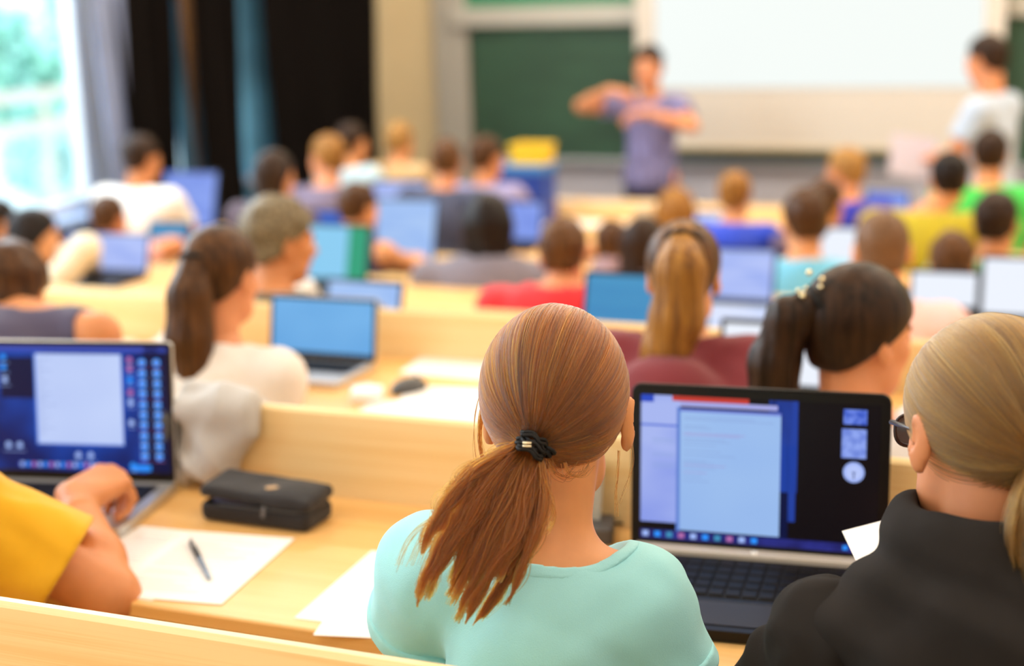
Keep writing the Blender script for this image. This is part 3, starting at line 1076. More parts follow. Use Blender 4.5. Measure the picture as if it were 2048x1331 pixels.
# ================================================================== laptops
def laptop(label, x, y, z, w=.34, d=None, yaw=0.0, tilt=14, ratio=.64, style='black', screen='white', rects=(), keys=True, bezel=.014, chin=None,
           group=None, bar=False, name='laptop', rad=.008, logo=False):
    d = d or w * .68
    t = thing(name, label, 'laptop', (x, y, z), math.radians(yaw), group)
    body = {'black': BLACK_PLASTIC, 'silver': SILVER, 'grey': STEEL}[style]
    th = .019
    m = MB(); m.slab(w, d, .002, th, rad, cy=-d / 2)
    m.build('base', body, t)
    if keys:
        m = MB()
        cols_, rows_ = 14, 5
        kw = w * .86 / cols_; kd = d * .48 / rows_
        m.slab(w * .88, d * .50, th - .0005, th + .0006, .004, cy=-d * .36)
        for r_ in range(rows_):
            for c_ in range(cols_):
                cx = -w * .43 + (c_ + .5) * kw; cy = -d * .36 + d * .24 - (r_ + .5) * kd
                m.box((cx - kw * .42, cy - kd * .41, th + .0004), (cx + kw * .42, cy + kd * .41, th + .0030), mi=1, bev=.0010)
        m.build('keyboard', [BLACK_MATTE, KEY_BLACK], t)
        m = MB(); m.slab(w * .30, d * .28, th, th + .0008, .004, cy=-d * .80); m.build('trackpad', STEEL if style == 'silver' else mat('pad_dark', '1d1816', .45), t)
    if bar:
        m = MB(); m.slab(w * .955, .030, th - .003, th + .009, .006, cy=-.012, cx=0)
        m.lathe([(.0065, 0), (.0065, .0022), (.004, .003)], c=(0, -.014, th + .008), mi=1)
        m.build('hinge_bar', [mat('bar_champagne', 'e3d9cc', .35, .3), mat('power_button', 'f6f1e8', .25, .2)], t)
    # lid
    T = Matrix.Translation((0, .0, th * .6)) @ Matrix.Rotation(-math.radians(tilt), 4, 'X')
    H = w * ratio
    lidT = T @ Matrix.Rotation(math.radians(90), 4, 'X')
    # slab in its own xy plane -> stand it up: local x stays, local y -> up, local z -> -forward (towards the user)
    m = MB(); m.slab(w, H, -.004, .004, max(rad, .008), cy=H / 2 + .004, T=lidT)
    m.build('lid', SILVER if style == 'silver' else body, t)
    ch = chin if chin is not None else bezel * 1.9
    m = MB(); m.slab(w - .004, H - .004, .0038, .0048, max(rad - .001, .006), cy=H / 2 + .004, T=lidT)
    m.build('bezel', BLACK_PLASTIC, t)
    sx0, sx1 = -w / 2 + bezel, w / 2 - bezel
    sy0, sy1 = .004 + ch, H + .004 - bezel * 1.1
    mats_ = []; m = MB()
    def mi_(mt):
        if mt not in mats_: mats_.append(mt)
        return mats_.index(mt)
    def rect(a, b, c_, e_, mt, lv):
        X0_, X1_ = sx0 + (sx1 - sx0) * a, sx0 + (sx1 - sx0) * c_
        Y0_, Y1_ = sy1 - (sy1 - sy0) * b, sy1 - (sy1 - sy0) * e_
        zz = .0050 + lv * .00012
        vs = [T @ Matrix.Rotation(math.radians(90), 4, 'X') @ Vector(p) for p in ((X0_, Y1_, zz), (X1_, Y1_, zz), (X1_, Y0_, zz), (X0_, Y0_, zz))]
        m.add(vs, [(0, 1, 2, 3)], mi_(mt))
    def disc(cx, cy, r_, mt, lv):
        X_ = sx0 + (sx1 - sx0) * cx; Y_ = sy1 - (sy1 - sy0) * cy; zz = .0050 + lv * .00012
        vs = [T @ Matrix.Rotation(math.radians(90), 4, 'X') @ Vector((X_ + r_ * math.cos(a), Y_ + r_ * math.sin(a), zz)) for a in np.linspace(0, 2 * math.pi, 21)[:-1]]
        m.add(vs, [tuple(range(20))], mi_(mt))
    rect(0, 0, 1, 1, SCR[screen] if isinstance(screen, str) else screen, 0)
    for q in rects:
        if q[0] == 'disc': disc(*q[1:])
        else: rect(*q)
    m.build('display', mats_, t)
    return t


SCR = {
    'white': emis('screen_white', 'eef4ff', 1.0),
    'palewhite': emis('screen_palewhite', 'dde6ff', 1.0, stripes=('c3d4fb', (6, 6, 60), .35, .5)),
    'lavender': emis('screen_lavender', 'b3c3f8', 1.0, stripes=('8fa6ee', (5, 5, 60), .3, .55)),
    'periwinkle': emis('screen_periwinkle', '87a0ee', 1.0, stripes=('6d86dc', (5, 5, 50), .3, .55)),
    'sky': emis('screen_sky', '74b4ea', 1.0, stripes=('62a4df', (3, 3, 5), .3, .6)),
    'skypale': emis('screen_skypale', 'a5c4f2', 1.0, stripes=('8fb2ee', (5, 5, 50), .3, .55)),
    'teal': emis('screen_teal', '4795c4', 1.0, stripes=('3c86bd', (3, 3, 20), .3, .6)),
    'cyan': emis('screen_cyan', '86c9ee', 1.0),
    'blue': emis('screen_blue', '2e63cf', 1.0, stripes=('1b4bb5', (8, 8, 40), .3, .6)),
    'deep': emis('screen_deep', '1b3f9e', 1.0, stripes=('2a5ec0', (3, 3, 40), .3, .6)),
    'green': emis('screen_green', '1a9b72', 1.0),
}
NAVY = emis('desktop_navy', '0a49b8', 1.0, stripes=('041a5c', (6, 6, 6), .38, .62))
DARKDESK = emis('desktop_black', '0b0508', 1.0)
DOCBLUE = emis('document_blue', 'c2d3fb', 1.0, stripes=('b4c6f4', (3, 3, 4), .35, .6))
DOCSKY = emis('document_sky', '9ec0ee', 1.0, stripes=('8fb2ea', (3, 3, 4), .3, .6))
DOCLINE = emis('document_text', '8d9fd6', 1.0)
DOCLINE2 = emis('document_text_faint', '8aa3d9', 1.0)
ICON = emis('icon_blue', '2b93ff', 1.0)
ICON_L = emis('icon_light', '9fb9f5', 1.0)
ICON_P = emis('icon_pink', 'b06aa8', 1.0)
PANEL_L = emis('panel_lavender', 'a7b6f0', 1.0, stripes=('7f92e6', (4, 4, 9), .35, .6))
REDBAR = emis('bar_red', 'c23a2e', 1.0)
TASK = emis('taskbar', '2a2f86', 1.0, stripes=('1a1a5a', (20, 20, 20), .35, .6))
MIDBLUE = emis('desktop_curtain_blue', '1f3f9f', 1.0, stripes=('12266b', (60, 60, 4), .35, .6))
DARKN = emis('desktop_night', '060f3c', 1.0)

# --- left laptop, silver with black bezel, desktop full of icons
rs = [(0, 0, 1, .035, emis('menubar', '3a4fb8'), 1), (.19, .04, .27 + .0, .45, DARKDESK, 1)]
rs = [(0, 0, 1, .04, emis('menubar', '3b4eb0'), 1), (.12, .09, .30, .42, DARKN, 1), (.88, .0, 1, 1, DARKN, 1),
      (.302, .055, .765, .79, emis('window_edge', '4f7fe8'), 2), (.312, .06, .76, .78, DOCBLUE, 3)]
for i in range(34):
    y0 = .10 + i * .0185
    L_ = random.uniform(.015, .055) if i % 5 else random.uniform(.06, .10)
    rs.append((.320, y0, .320 + L_, y0 + .004, DOCLINE, 4))
for cx in (.870, .945):
    for i in range(10):
        rs.append(('disc', cx, .12 + i * .083, .0075, ICON, 4))
        rs.append((cx - .020, .120 + i * .083 - .012, cx + .014, .126 + i * .083 - .006, ICON_L, 5))
        rs.append((cx - .026, .155 + i * .083, cx + .026, .160 + i * .083, ICON_P if i % 3 == 0 else ICON_L, 4))
for cy, mt in ((.10, ICON_P), (.17, ICON_P), (.26, ICON), (.36, ICON_P), (.44, ICON_L), (.60, ICON_L), (.945, ICON)):
    rs.append(('disc', .805, cy, .006, mt, 4)); rs.append((.788, cy + .04, .826, cy + .045, ICON_L, 4))
for cx, cy in ((.14, .09), (.14, .17), (.145, .27), (.15, .80), (.21, .80), (.52, .87), (.585, .87)):
    rs.append(('disc', cx, cy, .006, ICON_L if cy > .2 else ICON, 4)); rs.append((cx - .03, cy + .045, cx + .03, cy + .05, ICON_L, 4))
rs.append((.20, .935, .72, .975, emis('dock_band', '2d3fae'), 2))
for i in range(16):
    rs.append((.21 + i * .031, .935, .21 + i * .031 + .02, .97, (ICON_L, ICON, ICON_P)[i % 3], 5))
rs.append((.80, .94, .90, .985, ICON, 4))
LAPL = laptop('silver laptop with a dark blue desktop and white document, typed on by the yellow-sleeved arm', -1.830, 2.224, DESK[1], w=.408, d=.25, yaw=12, tilt=7, ratio=.665, style='silver', screen=NAVY, rects=rs, bezel=.010, chin=.020, rad=.010)
# --- right laptop, big glossy black with champagne hinge bar
rs = [(0, .0, .17, 1 - .05, PANEL_L, 1), (.0, .0, .055, .05, emis('button_blue', '2648c0'), 2), (.0, .20, .17, .215, emis('panel_rule', '5a74d8'), 2),
      (.135, .0, .46, .035, REDBAR, 3), (.17, .035, .58, .07, emis('toolbar_lilac', 'a3a6e2'), 2), (.155, .075, .17, .95, emis('panel_shadow', '5d7fd0'), 3),
      (.545, .0, .665, .62, MIDBLUE, 1), (.58, .3, .66, .82, MIDBLUE, 1), (.665, 0, 1, .94, DARKDESK, 1), (.545, .62, .63, .94, DARKN, 2),
      (.17, .105, .595, .93, DOCSKY, 4), (.17, .085, .595, .105, emis('window_title', '6f7fd4'), 4), (0, .94, 1, 1, TASK, 5), (0, .885, .155, .94, DARKDESK, 3),
      (.85, .035, .945, .135, emis('widget_photo', '2d4fc0', stripes=('6f8ae8', (60, 60, 60), .4, .6)), 5), (.845, .165, .945, .36, emis('widget_calendar', '8fa6f0', stripes=('7088dc', (90, 90, 90), .4, .6)), 5),
      ('disc', .897, .455, .0165, emis('widget_clock', '9db2f4'), 5), ('disc', .897, .455, .0125, emis('widget_clock_face', 'b6c6fa'), 6),
      (.895, .455, .900, .50, emis('clock_hand', '1d2f70'), 7), (.890, .452, .905, .458, emis('clock_hand', '1d2f70'), 7)]
rowsY = [.14, .155, .20, .215, .25, .262, .29, .305, .33, .37, .40, .44, .455, .47, .49, .52, .55, .58]
for i, y0 in enumerate(rowsY):
    L_ = [.30, .38, .10, .12, .26, .24, .18, .20, .14, .16, .22, .10, .13, .18, .14, .10, .08, .11][i]
    rs.append((.185, y0, .185 + L_, y0 + .0045, emis('text_rose', 'a690cf') if i in (4, 5, 13, 15) else DOCLINE2, 6))
for y0 in (.30, .31, .33, .40, .415, .47, .485, .50): rs.append((.05, y0, .145, y0 + .0035, DOCLINE2, 3))
for i in range(10): rs.append((.01 + i * .052, .95, .01 + i * .052 + .026, .988, (ICON_L, ICON, emis('icon_teal', '3f8fb8'), ICON_P)[i % 4], 6))
for i in range(3): rs.append((.86 + i * .045, .955, .86 + i * .045 + .02, .985, ICON, 6))
LAPR = laptop('large glossy black laptop with pale hinge bar, a document open beside a dark desktop', -.508, 2.232, DESK[1], w=.408, d=.30, yaw=5.5, tilt=5, ratio=.672, style='black', screen=DARKDESK, rects=rs, bezel=.016, chin=.020, bar=True, rad=.016)


def bg_laptop(label, x0, x1, ytop, row, screen, style='black', tilt=16, ratio=.62, yaw=0, rects=(), back=.17, keys=True, w=None, group='laptops open on the farther rows', bezel=.011):
    """a laptop on desk `row`, spanning columns x0..x1 of the view"""
    yy = NEAR[row] + DEPTHS[row] - back
    zz = DESK[row]
    a = at(x0, ytop, r=yy + .05); b = at(x1, ytop, r=yy + .05)
    ww = w or float(np.linalg.norm(b[:2] - a[:2]))
    c_ = (a + b) / 2
    hh = (c_[2] - zz)
    ww2 = max(min(ww, .42), .24)
    rt = min(max(hh / math.cos(math.radians(tilt)) / ww2, .42), .95)
    return laptop(label, float(c_[0]), yy, zz, w=ww2, yaw=yaw, tilt=tilt, ratio=rt, style=style, screen=screen, rects=rects, keys=keys, group=group, bezel=bezel)


bg_laptop('laptop showing a plain sky blue screen, in front of the white-topped woman with the ponytail', 552, 764, 600, 2, 'sky', 'silver', back=.14, bezel=.010, tilt=10)
bg_laptop('pale blue laptop screen peeking out behind the sky blue one', 656, 815, 566, 3, 'skypale', back=.2, yaw=-4)
bg_laptop('laptop with a lavender page, left of the long brown ponytail', 140, 302, 480, 4, 'lavender', back=.22, yaw=3, bezel=.008)
bg_laptop('dark framed laptop with a teal screen, just right of the lavender one', 300, 385, 447, 5, 'teal', back=.2)
bg_laptop('periwinkle laptop screen in front of the student in the white shirt by the curtains', 320, 430, 348, 6, 'periwinkle', back=.2)
bg_laptop('laptop showing a pale cyan window and a green band beside the grey-haired man', 628, 722, 456, 4, 'cyan', back=.2, rects=[(.68, 0, 1, 1, SCR['green'], 1)], w=.30)
bg_laptop('small deep blue laptop screen just above the cyan and green one', 622, 692, 380, 5, 'blue', back=.2)
bg_laptop('laptop with a pale blue page between the boy in navy and the dark-haired student', 748, 872, 405, 5, 'skypale', back=.22, bezel=.009)
bg_laptop('laptop with a stripy blue screen in the far middle, under the blond head', 764, 857, 305, 7, 'teal', back=.2)
bg_laptop('bright lavender laptop screen right below the stripy blue one', 738, 850, 346, 6, 'lavender', back=.25)
bg_laptop('narrow periwinkle laptop screen beside the tan desk with papers', 1006, 1082, 374, 6, 'periwinkle', back=.25)
bg_laptop('teal laptop screen between the red shirt and the long blonde hair', 1196, 1292, 553, 3, 'teal', back=.2)
bg_laptop('bright pale blue laptop screen left of the royal blue shirt', 1400, 1472, 428, 6, 'palewhite', back=.25)
bg_laptop('lavender laptop screen right of the long blonde hair', 1448, 1532, 503, 4, 'lavender', back=.2)
bg_laptop('pale lavender laptop screen right behind the maroon shoulder', 1434, 1556, 610, 3, 'palewhite', back=.25)
bg_laptop('black framed laptop with a white page, half hidden by the dark brown ponytail', 1500, 1690, 655, 2, 'white', back=.14, w=.36, bezel=.011)
bg_laptop('slim bright white laptop screen beside the light blue shirt', 1646, 1708, 455, 5, 'white', back=.2)
bg_laptop('periwinkle laptop screen in front of the blue-shirted blond student in profile', 1736, 1816, 343, 7, 'periwinkle', back=.25)
bg_laptop('black framed laptop with a bright page, behind the pink-shirted shoulder', 1824, 1960, 546, 4, 'white', back=.15, tilt=12)
bg_laptop('bright white laptop screen at the right edge of the view', 1966, 2110, 520, 4, 'white', back=.24, tilt=12)

# ================================================================== background people
def bgp(key, label, px, py, row, dr=0.0, **kw):
    kw['lean'] = min(max(kw.get('lean', .15), .15 + dr), .44)
    kw.setdefault('nshift', (0, -.01, .030)); kw['sw'] = kw.get('sw', 1.0) * 1.1
    return person(key, label, px, py, r=HEADR[row] + dr, row=row, res=kw.pop('res', .014), hres=kw.pop('hres', .010), **kw)


G = 'students seated on the farther benches'
bgp('grey', 'grey-haired man in a dark jacket and pale collar, behind the white-topped woman', 562, 485, 3, yaw=-8, head=(-35, 8, 0), skin='tan', hair='grey', style='short', top=('olive_dark', '57503f'), sleeve=2, thick=1.06, collar=False, hres=.007, group=G, s=1.05)
bgp('blonde', 'woman with brown hair and a long golden blonde ponytail, in a maroon top', 1368, 552, 2, dr=.30, yaw=4, head=(8, 12, 0), hair='midbrown', style='pony',
    tail=dict(tie=(.005, -.078, .085), pts=[(.018, -.118, .035), (.012, -.125, -.06), (-.012, -.13, -.13), (-.045, -.135, -.20)], rad=[.032, .052, .056, .050, .024], mat=HAIRS['honey']),
    top=('maroon', '7a2630'), sleeve=2, res=.010, hres=.0055, group=G, thick=1.0, s=.90, sw=.92, lean=.24, arms=((.16, -.05, .78, .02, .22, .80), (.16, -.05, .78, .02, .22, .80)))
bgp('buzz', 'student with cropped russet hair and a pale pink shirt', 1764, 505, 4, dr=-.25, yaw=5, head=(12, 10, 0), hair='russet', style='buzz', top=('pink', 'f0c3c0'), sleeve=.5, s=1.06, group=G)
bgp('red', 'student with brown hair in a bright red shirt', 1128, 510, 4, yaw=5, head=(10, 12, 0), skin='rosy', hair='midbrown', style='short', top=('red', 'e0242c'), sleeve=.6, s=1.02, group=G, sw=1.25, nshift=(0, -.02, .055))
bgp('dkh', 'student with long dark brown hair in a grey-purple sweater', 978, 455, 5, dr=-.2, yaw=12, head=(16, 8, 0), hair='black', style='long', length=.16, top=('greypurple', '77707c'), sleeve=2, sw=1.2, nshift=(0, -.02, .055), s=1.12, group=G)
bgp('b1240', 'boy with short brown hair between the red shirt and the long blonde hair', 1224, 492, 6, dr=-.2, yaw=0, head=(0, 10, 0), hair='brown', style='short', top=('greyshirt', 'b7b2b4'), sleeve=.5, s=.95, group=G)
bgp('brn1285', 'student with straight dark brown hair, mostly behind the long blonde hair', 1290, 492, 5, dr=.0, yaw=0, head=(-10, 10, 0), hair='darkbrown', style='long', length=.2, top=('mauve', '8b6b74'), sleeve=2, s=.95, group=G)
bgp('ltb', 'student with brown hair in a light blue t-shirt', 1610, 445, 5, dr=-.1, yaw=5, head=(25, 8, 0), hair='brown', style='short', top=('lightblue', '73c3e6'), sleeve=.55, s=1.05, group=G, sw=1.05)
bgp('b1905', 'student with mid-brown hair bent low behind the bright laptop', 1904, 532, 5, dr=-.25, yaw=0, head=(0, 24, 0), hair='midbrown', style='short', top=('khaki', '8d7f66'), sleeve=.5, s=.98, group=G)
bgp('gtl', 'student with dark brown hair in a sea green shirt at the right edge', 1992, 448, 5, yaw=0, head=(-8, 8, 0), skin='tan', hair='darkbrown', style='short', top=('seagreen', '4fa983'), sleeve=.5, s=.98, group=G)
bgp('mst', 'student with black hair in a mustard shirt leaning to the right', 1898, 360, 6, dr=.05, yaw=-6, head=(14, 6, 0), hair='black', style='short', top=('mustard', 'b3a012'), sleeve=.6, s=1.0, sw=1.2, group=G, nshift=(-.09, -.03, .03))
bgp('grn', 'student in a vivid green shirt with short brown hair', 1980, 312, 7, dr=-.05, yaw=4, head=(6, 6, 0), hair='darkbrown', style='short', top=('vividgreen', '3fc24e'), sleeve=.6, s=1.05, sw=1.1, group=G)
bgp('bup', 'woman with blond hair pinned up and a royal blue top', 1470, 392, 6, dr=.15, yaw=0, head=(4, 4, 0), hair='honey', style='up', top=('royal', '1c3fc0'), sleeve=.4, s=.93, group=G)
bgp('bpf', 'blond student in a deep blue shirt, face turned to the left', 1690, 345, 7, dr=-.2, yaw=20, head=(62, 8, 0), skin='rosy', hair='blonde', style='short', top=('deepblue', '2a2fae'), sleeve=2, s=1.0, group=G)
bgp('b1640', 'student with brown hair tucked behind the light blue t-shirt student', 1652, 410, 6, yaw=0, head=(-20, 8, 0), hair='brown', style='short', top=('plum', '5b4a66'), sleeve=2, s=.92, group=G)
bgp('nvy', 'boy with brown hair in a navy vest with a tan sleeve', 718, 418, 5, yaw=-8, head=(-20, 10, 0), hair='brown', style='short', top=('navy', '2b3563'), sleeve=0.0, s=.92, group=G)
bgp('m893', 'man with light brown hair in a charcoal navy sweater, far middle', 893, 325, 6, dr=.1, yaw=0, head=(20, 8, 0), skin='rosy', hair='midbrown', style='short', top=('charcoalnavy', '3d4159'), sleeve=2, s=.95, sw=1.1, group=G)
bgp('m970', 'man with brown hair in a lilac shirt, far middle next to the charcoal sweater', 974, 318, 7, dr=-.1, yaw=0, head=(-25, 8, 0), skin='tan', hair='brown', style='short', top=('lilac', '9a90b4'), sleeve=.6, s=1.0, group=G)
bgp('b1350', 'woman with golden hair beyond the long-haired blonde', 1352, 432, 7, dr=-.1, yaw=0, head=(10, 8, 0), hair='honey', style='long', length=.2, top=('sand', 'b59a78'), sleeve=2, s=1.2, group=G)
bgp('wsh', 'student in a white shirt sitting against the bright window', 284, 320, 6, dr=-.15, yaw=-4, head=(-14, 10, 0), skin='tan', hair='darkbrown', style='short', top=('whiteshirt', 'efe9e4'), sleeve=.6, s=1.04, sw=1.15, group=G, lean=.22)
bgp('b220', 'boy with short reddish brown hair in a pink shirt by the window', 220, 438, 5, dr=.15, yaw=0, head=(-6, 6, 0), skin='tan', hair='brown', style='short', top=('palepink', 'e9b0a8'), sleeve=.5, s=.92, group=G)
bgp('d75', 'woman with long dark hair in a cream top, hand raised to her face', 72, 475, 4, dr=.25, yaw=-25, head=(-38, 10, 0), hair='black', style='long', length=.24, top=('cream', 'e9dcc3'), sleeve=2, s=1.0, group=G)
bgp('l0', 'dark-haired student cut by the left edge of the view', -2, 448, 5, dr=-.15, yaw=0, head=(-30, 6, 0), hair='black', style='short', top=('mauvegrey', '5f5866'), sleeve=.5, s=.98, group=G)
bgp('nvl', 'student with brown hair bowed low over the desk in a sleeveless navy top', 24, 592, 2, dr=.22, yaw=4, head=(20, 30, 0), skin='tan', hair='brown', style='short', top=('navypurple', '4a4560'), sleeve=0.0, s=1.0, group=G, lean=.24, nshift=(.125, -.06, .165), res=.011, hres=.008, thick=1.08)
bgp('b545', 'student with wavy dark hair in the far left, next to the curtains', 552, 352, 5, dr=.1, yaw=-5, head=(-14, 8, 0), hair='darkbrown', style='long', length=.14, top=('plumgrey', '5a4c5c'), sleeve=2, s=.92, group=G)
bgp('p600', 'fair-haired student whose face turns left, beyond the grey-haired man', 655, 318, 6, dr=.25, yaw=10, head=(70, 4, 0), skin='rosy', hair='honey', style='short', top=('dusk', '6d6078'), sleeve=2, s=1.02, group=G)
bgp('d710', 'dark-haired student far back beside the cream wall', 704, 288, 7, dr=-.1, sw=.85, yaw=0, head=(-20, 4, 0), hair='darkbrown', style='short', top=('paleaqua', 'b9d3dc'), sleeve=.6, s=.95, group=G)
bgp('b790', 'blond student in the front row behind the stripy blue laptop', 800, 285, 7, dr=.12, sw=.85, yaw=0, head=(0, 10, 0), hair='blonde', style='short', top=('beige', 'c9a878'), sleeve=.6, s=.92, group=G)

# presenters, standing
person('spk', 'presenter in a plaid shirt standing before the screen, both forearms raised in a gesture', 1297, 135, r=9.3, floor=ROW_FLOOR[7], yaw=178, head=(178, 6, 0), skin='rosy', hair='darkbrown', style='short',
       top='X' and mat('cloth_plaid', '9492c8', .9, color2='4f4150', noise_scale=1.0, stretch=(75, 75, 5)), sleeve=.55, lean=.03, stand=True, res=.010, hres=.007, hands=True, legs=True,
       arms=(tuple(at(1374, 238, r=9.21)) + tuple(at(1285, 222, r=9.02)) + ('w',), tuple(at(1163, 212, r=9.20)) + tuple(at(1222, 178, r=9.05)) + ('w',)), hdir={-1: (-1, -.1, 0), 1: (1, -.1, .0)}, s=1.1, neck=.075, slim=1.05)
person('spk2', 'presenter in a pale blue t-shirt at the right, looking down towards the students', 1972, 122, r=7.95 + .5, floor=ROW_FLOOR[7], yaw=70, head=(62, 10, 0), skin='rosy', hair='darkbrown', style='short',
       top=('paleblue', 'b7c6dc'), sleeve=.6, lean=.05, stand=True, res=.011, hres=.007, hands=True, arms=((-.24, .08, 1.20, -.02, .34, 1.12), (.24, .10, 1.16, .16, .34, 1.12)), s=1.1, neck=.08)

# ================================================================== near people
MINT = cloth('mint', 'a2e2ea', .03)
person('main', 'woman in a mint t-shirt seen from behind, auburn hair in a low ponytail', 0, 0, pos=at(1110, 826, d=1.87), row=1, yaw=13, head=(15, 12, 2), skin='fair', style='none',
       top=MINT, sleeve=.42, slr=.066, s=1.0, sw=.735, neckr=1.2, oneskin=True, lean=.17, res=.007, headfn=HEAD_EARS_OUT, hres=.0035, shirt_res=.0045, neck=.112, neckcut=(.016, .015, .055), fold=.0032, hands=True, side=-.01, nshift=(-.026, -.01, .022), tilt=.018,
       arms=((.25, .12, .78, .12, .36, .80), (.20, .02, .70, .10, .14, .62)))
HOOD = mat('cloth_black_hoodie', '2b2827', .95, noise_amt=.15, noise_scale=9, bump=.35, bump_scale=900, spec=.15)
person('hoodie', 'woman in a black hoodie with dark glasses and honey blonde ponytail, head turned left', 0, 0, pos=at(1968, 862, d=1.70), row=1, yaw=20, head=(36, 13, 3), headfn=head_field(ex=.007), skin='rosy', style='none',
       top=HOOD, sleeve=2, oneskin=True, s=1.0, sw=1.02, nshift=(-.004, 0, .004), lean=.17, res=.008, hres=.0035, shirt_res=.006, neck=.078, neckcut=(0, .02, .07), fold=.011, hands=True,
       arms=((.25, .12, .78, .10, .36, .80), (.25, .12, .78, .10, .36, .80)))
YEL = cloth('yellow', 'e2a90a', .05)
ysh = at(-112, 1000, r=1.70)
person('yellow', 'person in a yellow t-shirt at the left edge, bare arm reaching to the laptop', 0, 0, pos=ysh + rot(-8) @ np.array([-.184, .05, .245]), row=1, yaw=-8, head=(0, 10, 0), skin='tan', hair='darkbrown', style='short',
       top=YEL, sleeve=.70, s=1.12, sw=1.05, lean=.17, res=.0055, hres=.008, shirt_res=.0055, hands=(0.1, -.1, 1.0), fold=.005, slr=.078,
       arms=((.20, .02, .72, .10, .12, .62), tuple(at(216, 1188, r=1.80)) + tuple(at(162, 1030, z=1.285)) + ('w',)), hdir={1: (.10, 1, .12)}, curl=(48, 45, 30))
person('white', 'woman in a white top with a long loose brown ponytail, sitting by the draped jacket', 0, 0, pos=at(445, 555, r=2.86), row=2, yaw=2, head=(-3, 12, 0), skin='rosy', hair='brown', style='pony',
       tail=dict(tie=(-.01, -.085, .05), pts=[(-.015, -.118, -.02), (-.015, -.13, -.11), (-.005, -.135, -.18), (.0, -.135, -.235)], rad=[.034, .050, .054, .042, .016]),
       top=('white_top', 'ece4df'), sleeve=2, s=.94, sw=.95, lean=.19, res=.009, arms=(tuple(at(312, 742, z=DESK[2] + .035)) + tuple(at(312, 742, z=DESK[2] + .035) + [.01, .18, .10]) + ('w',), (.15, .03, .78, .02, .28, .80)), hdir={-1: (.1, .7, .7)}, hands=(-.3, -1, .4), hres=.006, neck=.085, group=G, thick=.98)
person('dark', 'woman with a dark brown ponytail held by a glittering clip, in a pale grey top', 0, 0, pos=at(1722, 672, r=2.70), row=2, yaw=0, head=(-40, 10, 0), skin='rosy', hair='darkbrown', style='pony',
       tail=dict(tie=(.0, -.098, .062), pts=[(-.115, -.085, .045), (-.14, -.085, -.04), (-.14, -.085, -.14), (-.14, -.085, -.24)], rad=[.028, .04, .048, .045, .03]),
       top=('pale_grey_top', 'd9d5d8'), sleeve=2, s=1.0, sw=1.0, lean=.17, oneskin=True, res=.009, hres=.0055, neck=.09, group=G, thick=1.04)
MAIN = PERSONS['main']; HD = PERSONS['hoodie']


def world_to(P, pts):
    """world points into a person's local frame"""
    return (np.asarray(pts, float) - P['root']) @ rot(P['yaw'])


# hood of the black hoodie
def hood_fn():
    N = HD['N']
    Rt = rot(20, 4, 8)
    c0 = N + np.array([.0, .000, .045])
    def f(p):
        q = (p - c0) @ Rt
        e = np.sqrt((q[:, 0] / 1.06) ** 2 + (q[:, 1] / 1.0) ** 2) - .087
        d = np.sqrt(e ** 2 + (q[:, 2] * .55) ** 2) - .029
        lo_ = ell(N + np.array([0, -.108, -.085]), (.150, .055, .135))(p)
        d = smin(d, lo_, .045)
        d = smin(d, ell(N + np.array([-.115, -.03, -.02]), (.085, .07, .055))(p), .04)
        d = smin(d, ell(N + np.array([.115, -.03, -.03]), (.085, .07, .055))(p), .04)
        d = d + .009 * np.sin(q[:, 0] * 38 + q[:, 2] * 60 + 2 * np.sin(q[:, 2] * 25)) * np.clip(-q[:, 2] * 9 + .2, 0, 1) + .003 * wob(p, 40, 4.0)
        d = smax(d, -ell(N + np.array([0, .02, .09]), (.070, .076, .10))(p), .01)
        return d
    return f


sdf_object('hood', polygonise(hood_fn(), HD['N'] - [.24, .22, .26], HD['N'] + [.24, .2, .12], .0055), HOOD, HD['t'])

# mint t-shirt: neck band and sleeve hem
def neckband():
    N = MAIN['N']; nc = N + np.array([.012, .02, .055])
    return nc


# ------------------------------------------------------------------ strand hair
def strand_mat(name, c1, c2, c3=None):
    m = bpy.data.materials.new('strands_' + name); m.use_nodes = True
    nt = m.node_tree; n = nt.nodes; L = nt.links; n.clear()
    o = n.new('ShaderNodeOutputMaterial'); h = n.new('ShaderNodeBsdfHairPrincipled')
    h.parametrization = 'COLOR'
    hi = n.new('ShaderNodeHairInfo'); rp = n.new('ShaderNodeValToRGB')
    rp.color_ramp.elements[0].color = lin(c2); rp.color_ramp.elements[0].position = 0.0
    rp.color_ramp.elements[1].color = lin(c1); rp.color_ramp.elements[1].position = 0.8
    if c3:
        e = rp.color_ramp.elements.new(1.0); e.color = lin(c3)
    at_ = n.new('ShaderNodeAttribute'); at_.attribute_name = 'tone'
    mm = n.new('ShaderNodeMath'); mm.operation = 'MULTIPLY_ADD'; mm.inputs[1].default_value = .45
    m3 = n.new('ShaderNodeMath'); m3.operation = 'MULTIPLY'; m3.inputs[1].default_value = .55
    L.new(at_.outputs['Fac'], m3.inputs[0]); L.new(hi.outputs['Random'], mm.inputs[0]); L.new(m3.outputs[0], mm.inputs[2])
    L.new(mm.outputs[0], rp.inputs[0]); L.new(rp.outputs[0], h.inputs['Color'])
    h.inputs['Roughness'].default_value = .38
    h.inputs['Radial Roughness'].default_value = .45
    h.inputs['Random Roughness'].default_value = .2
    L.new(h.outputs[0], o.inputs[0])
    return m


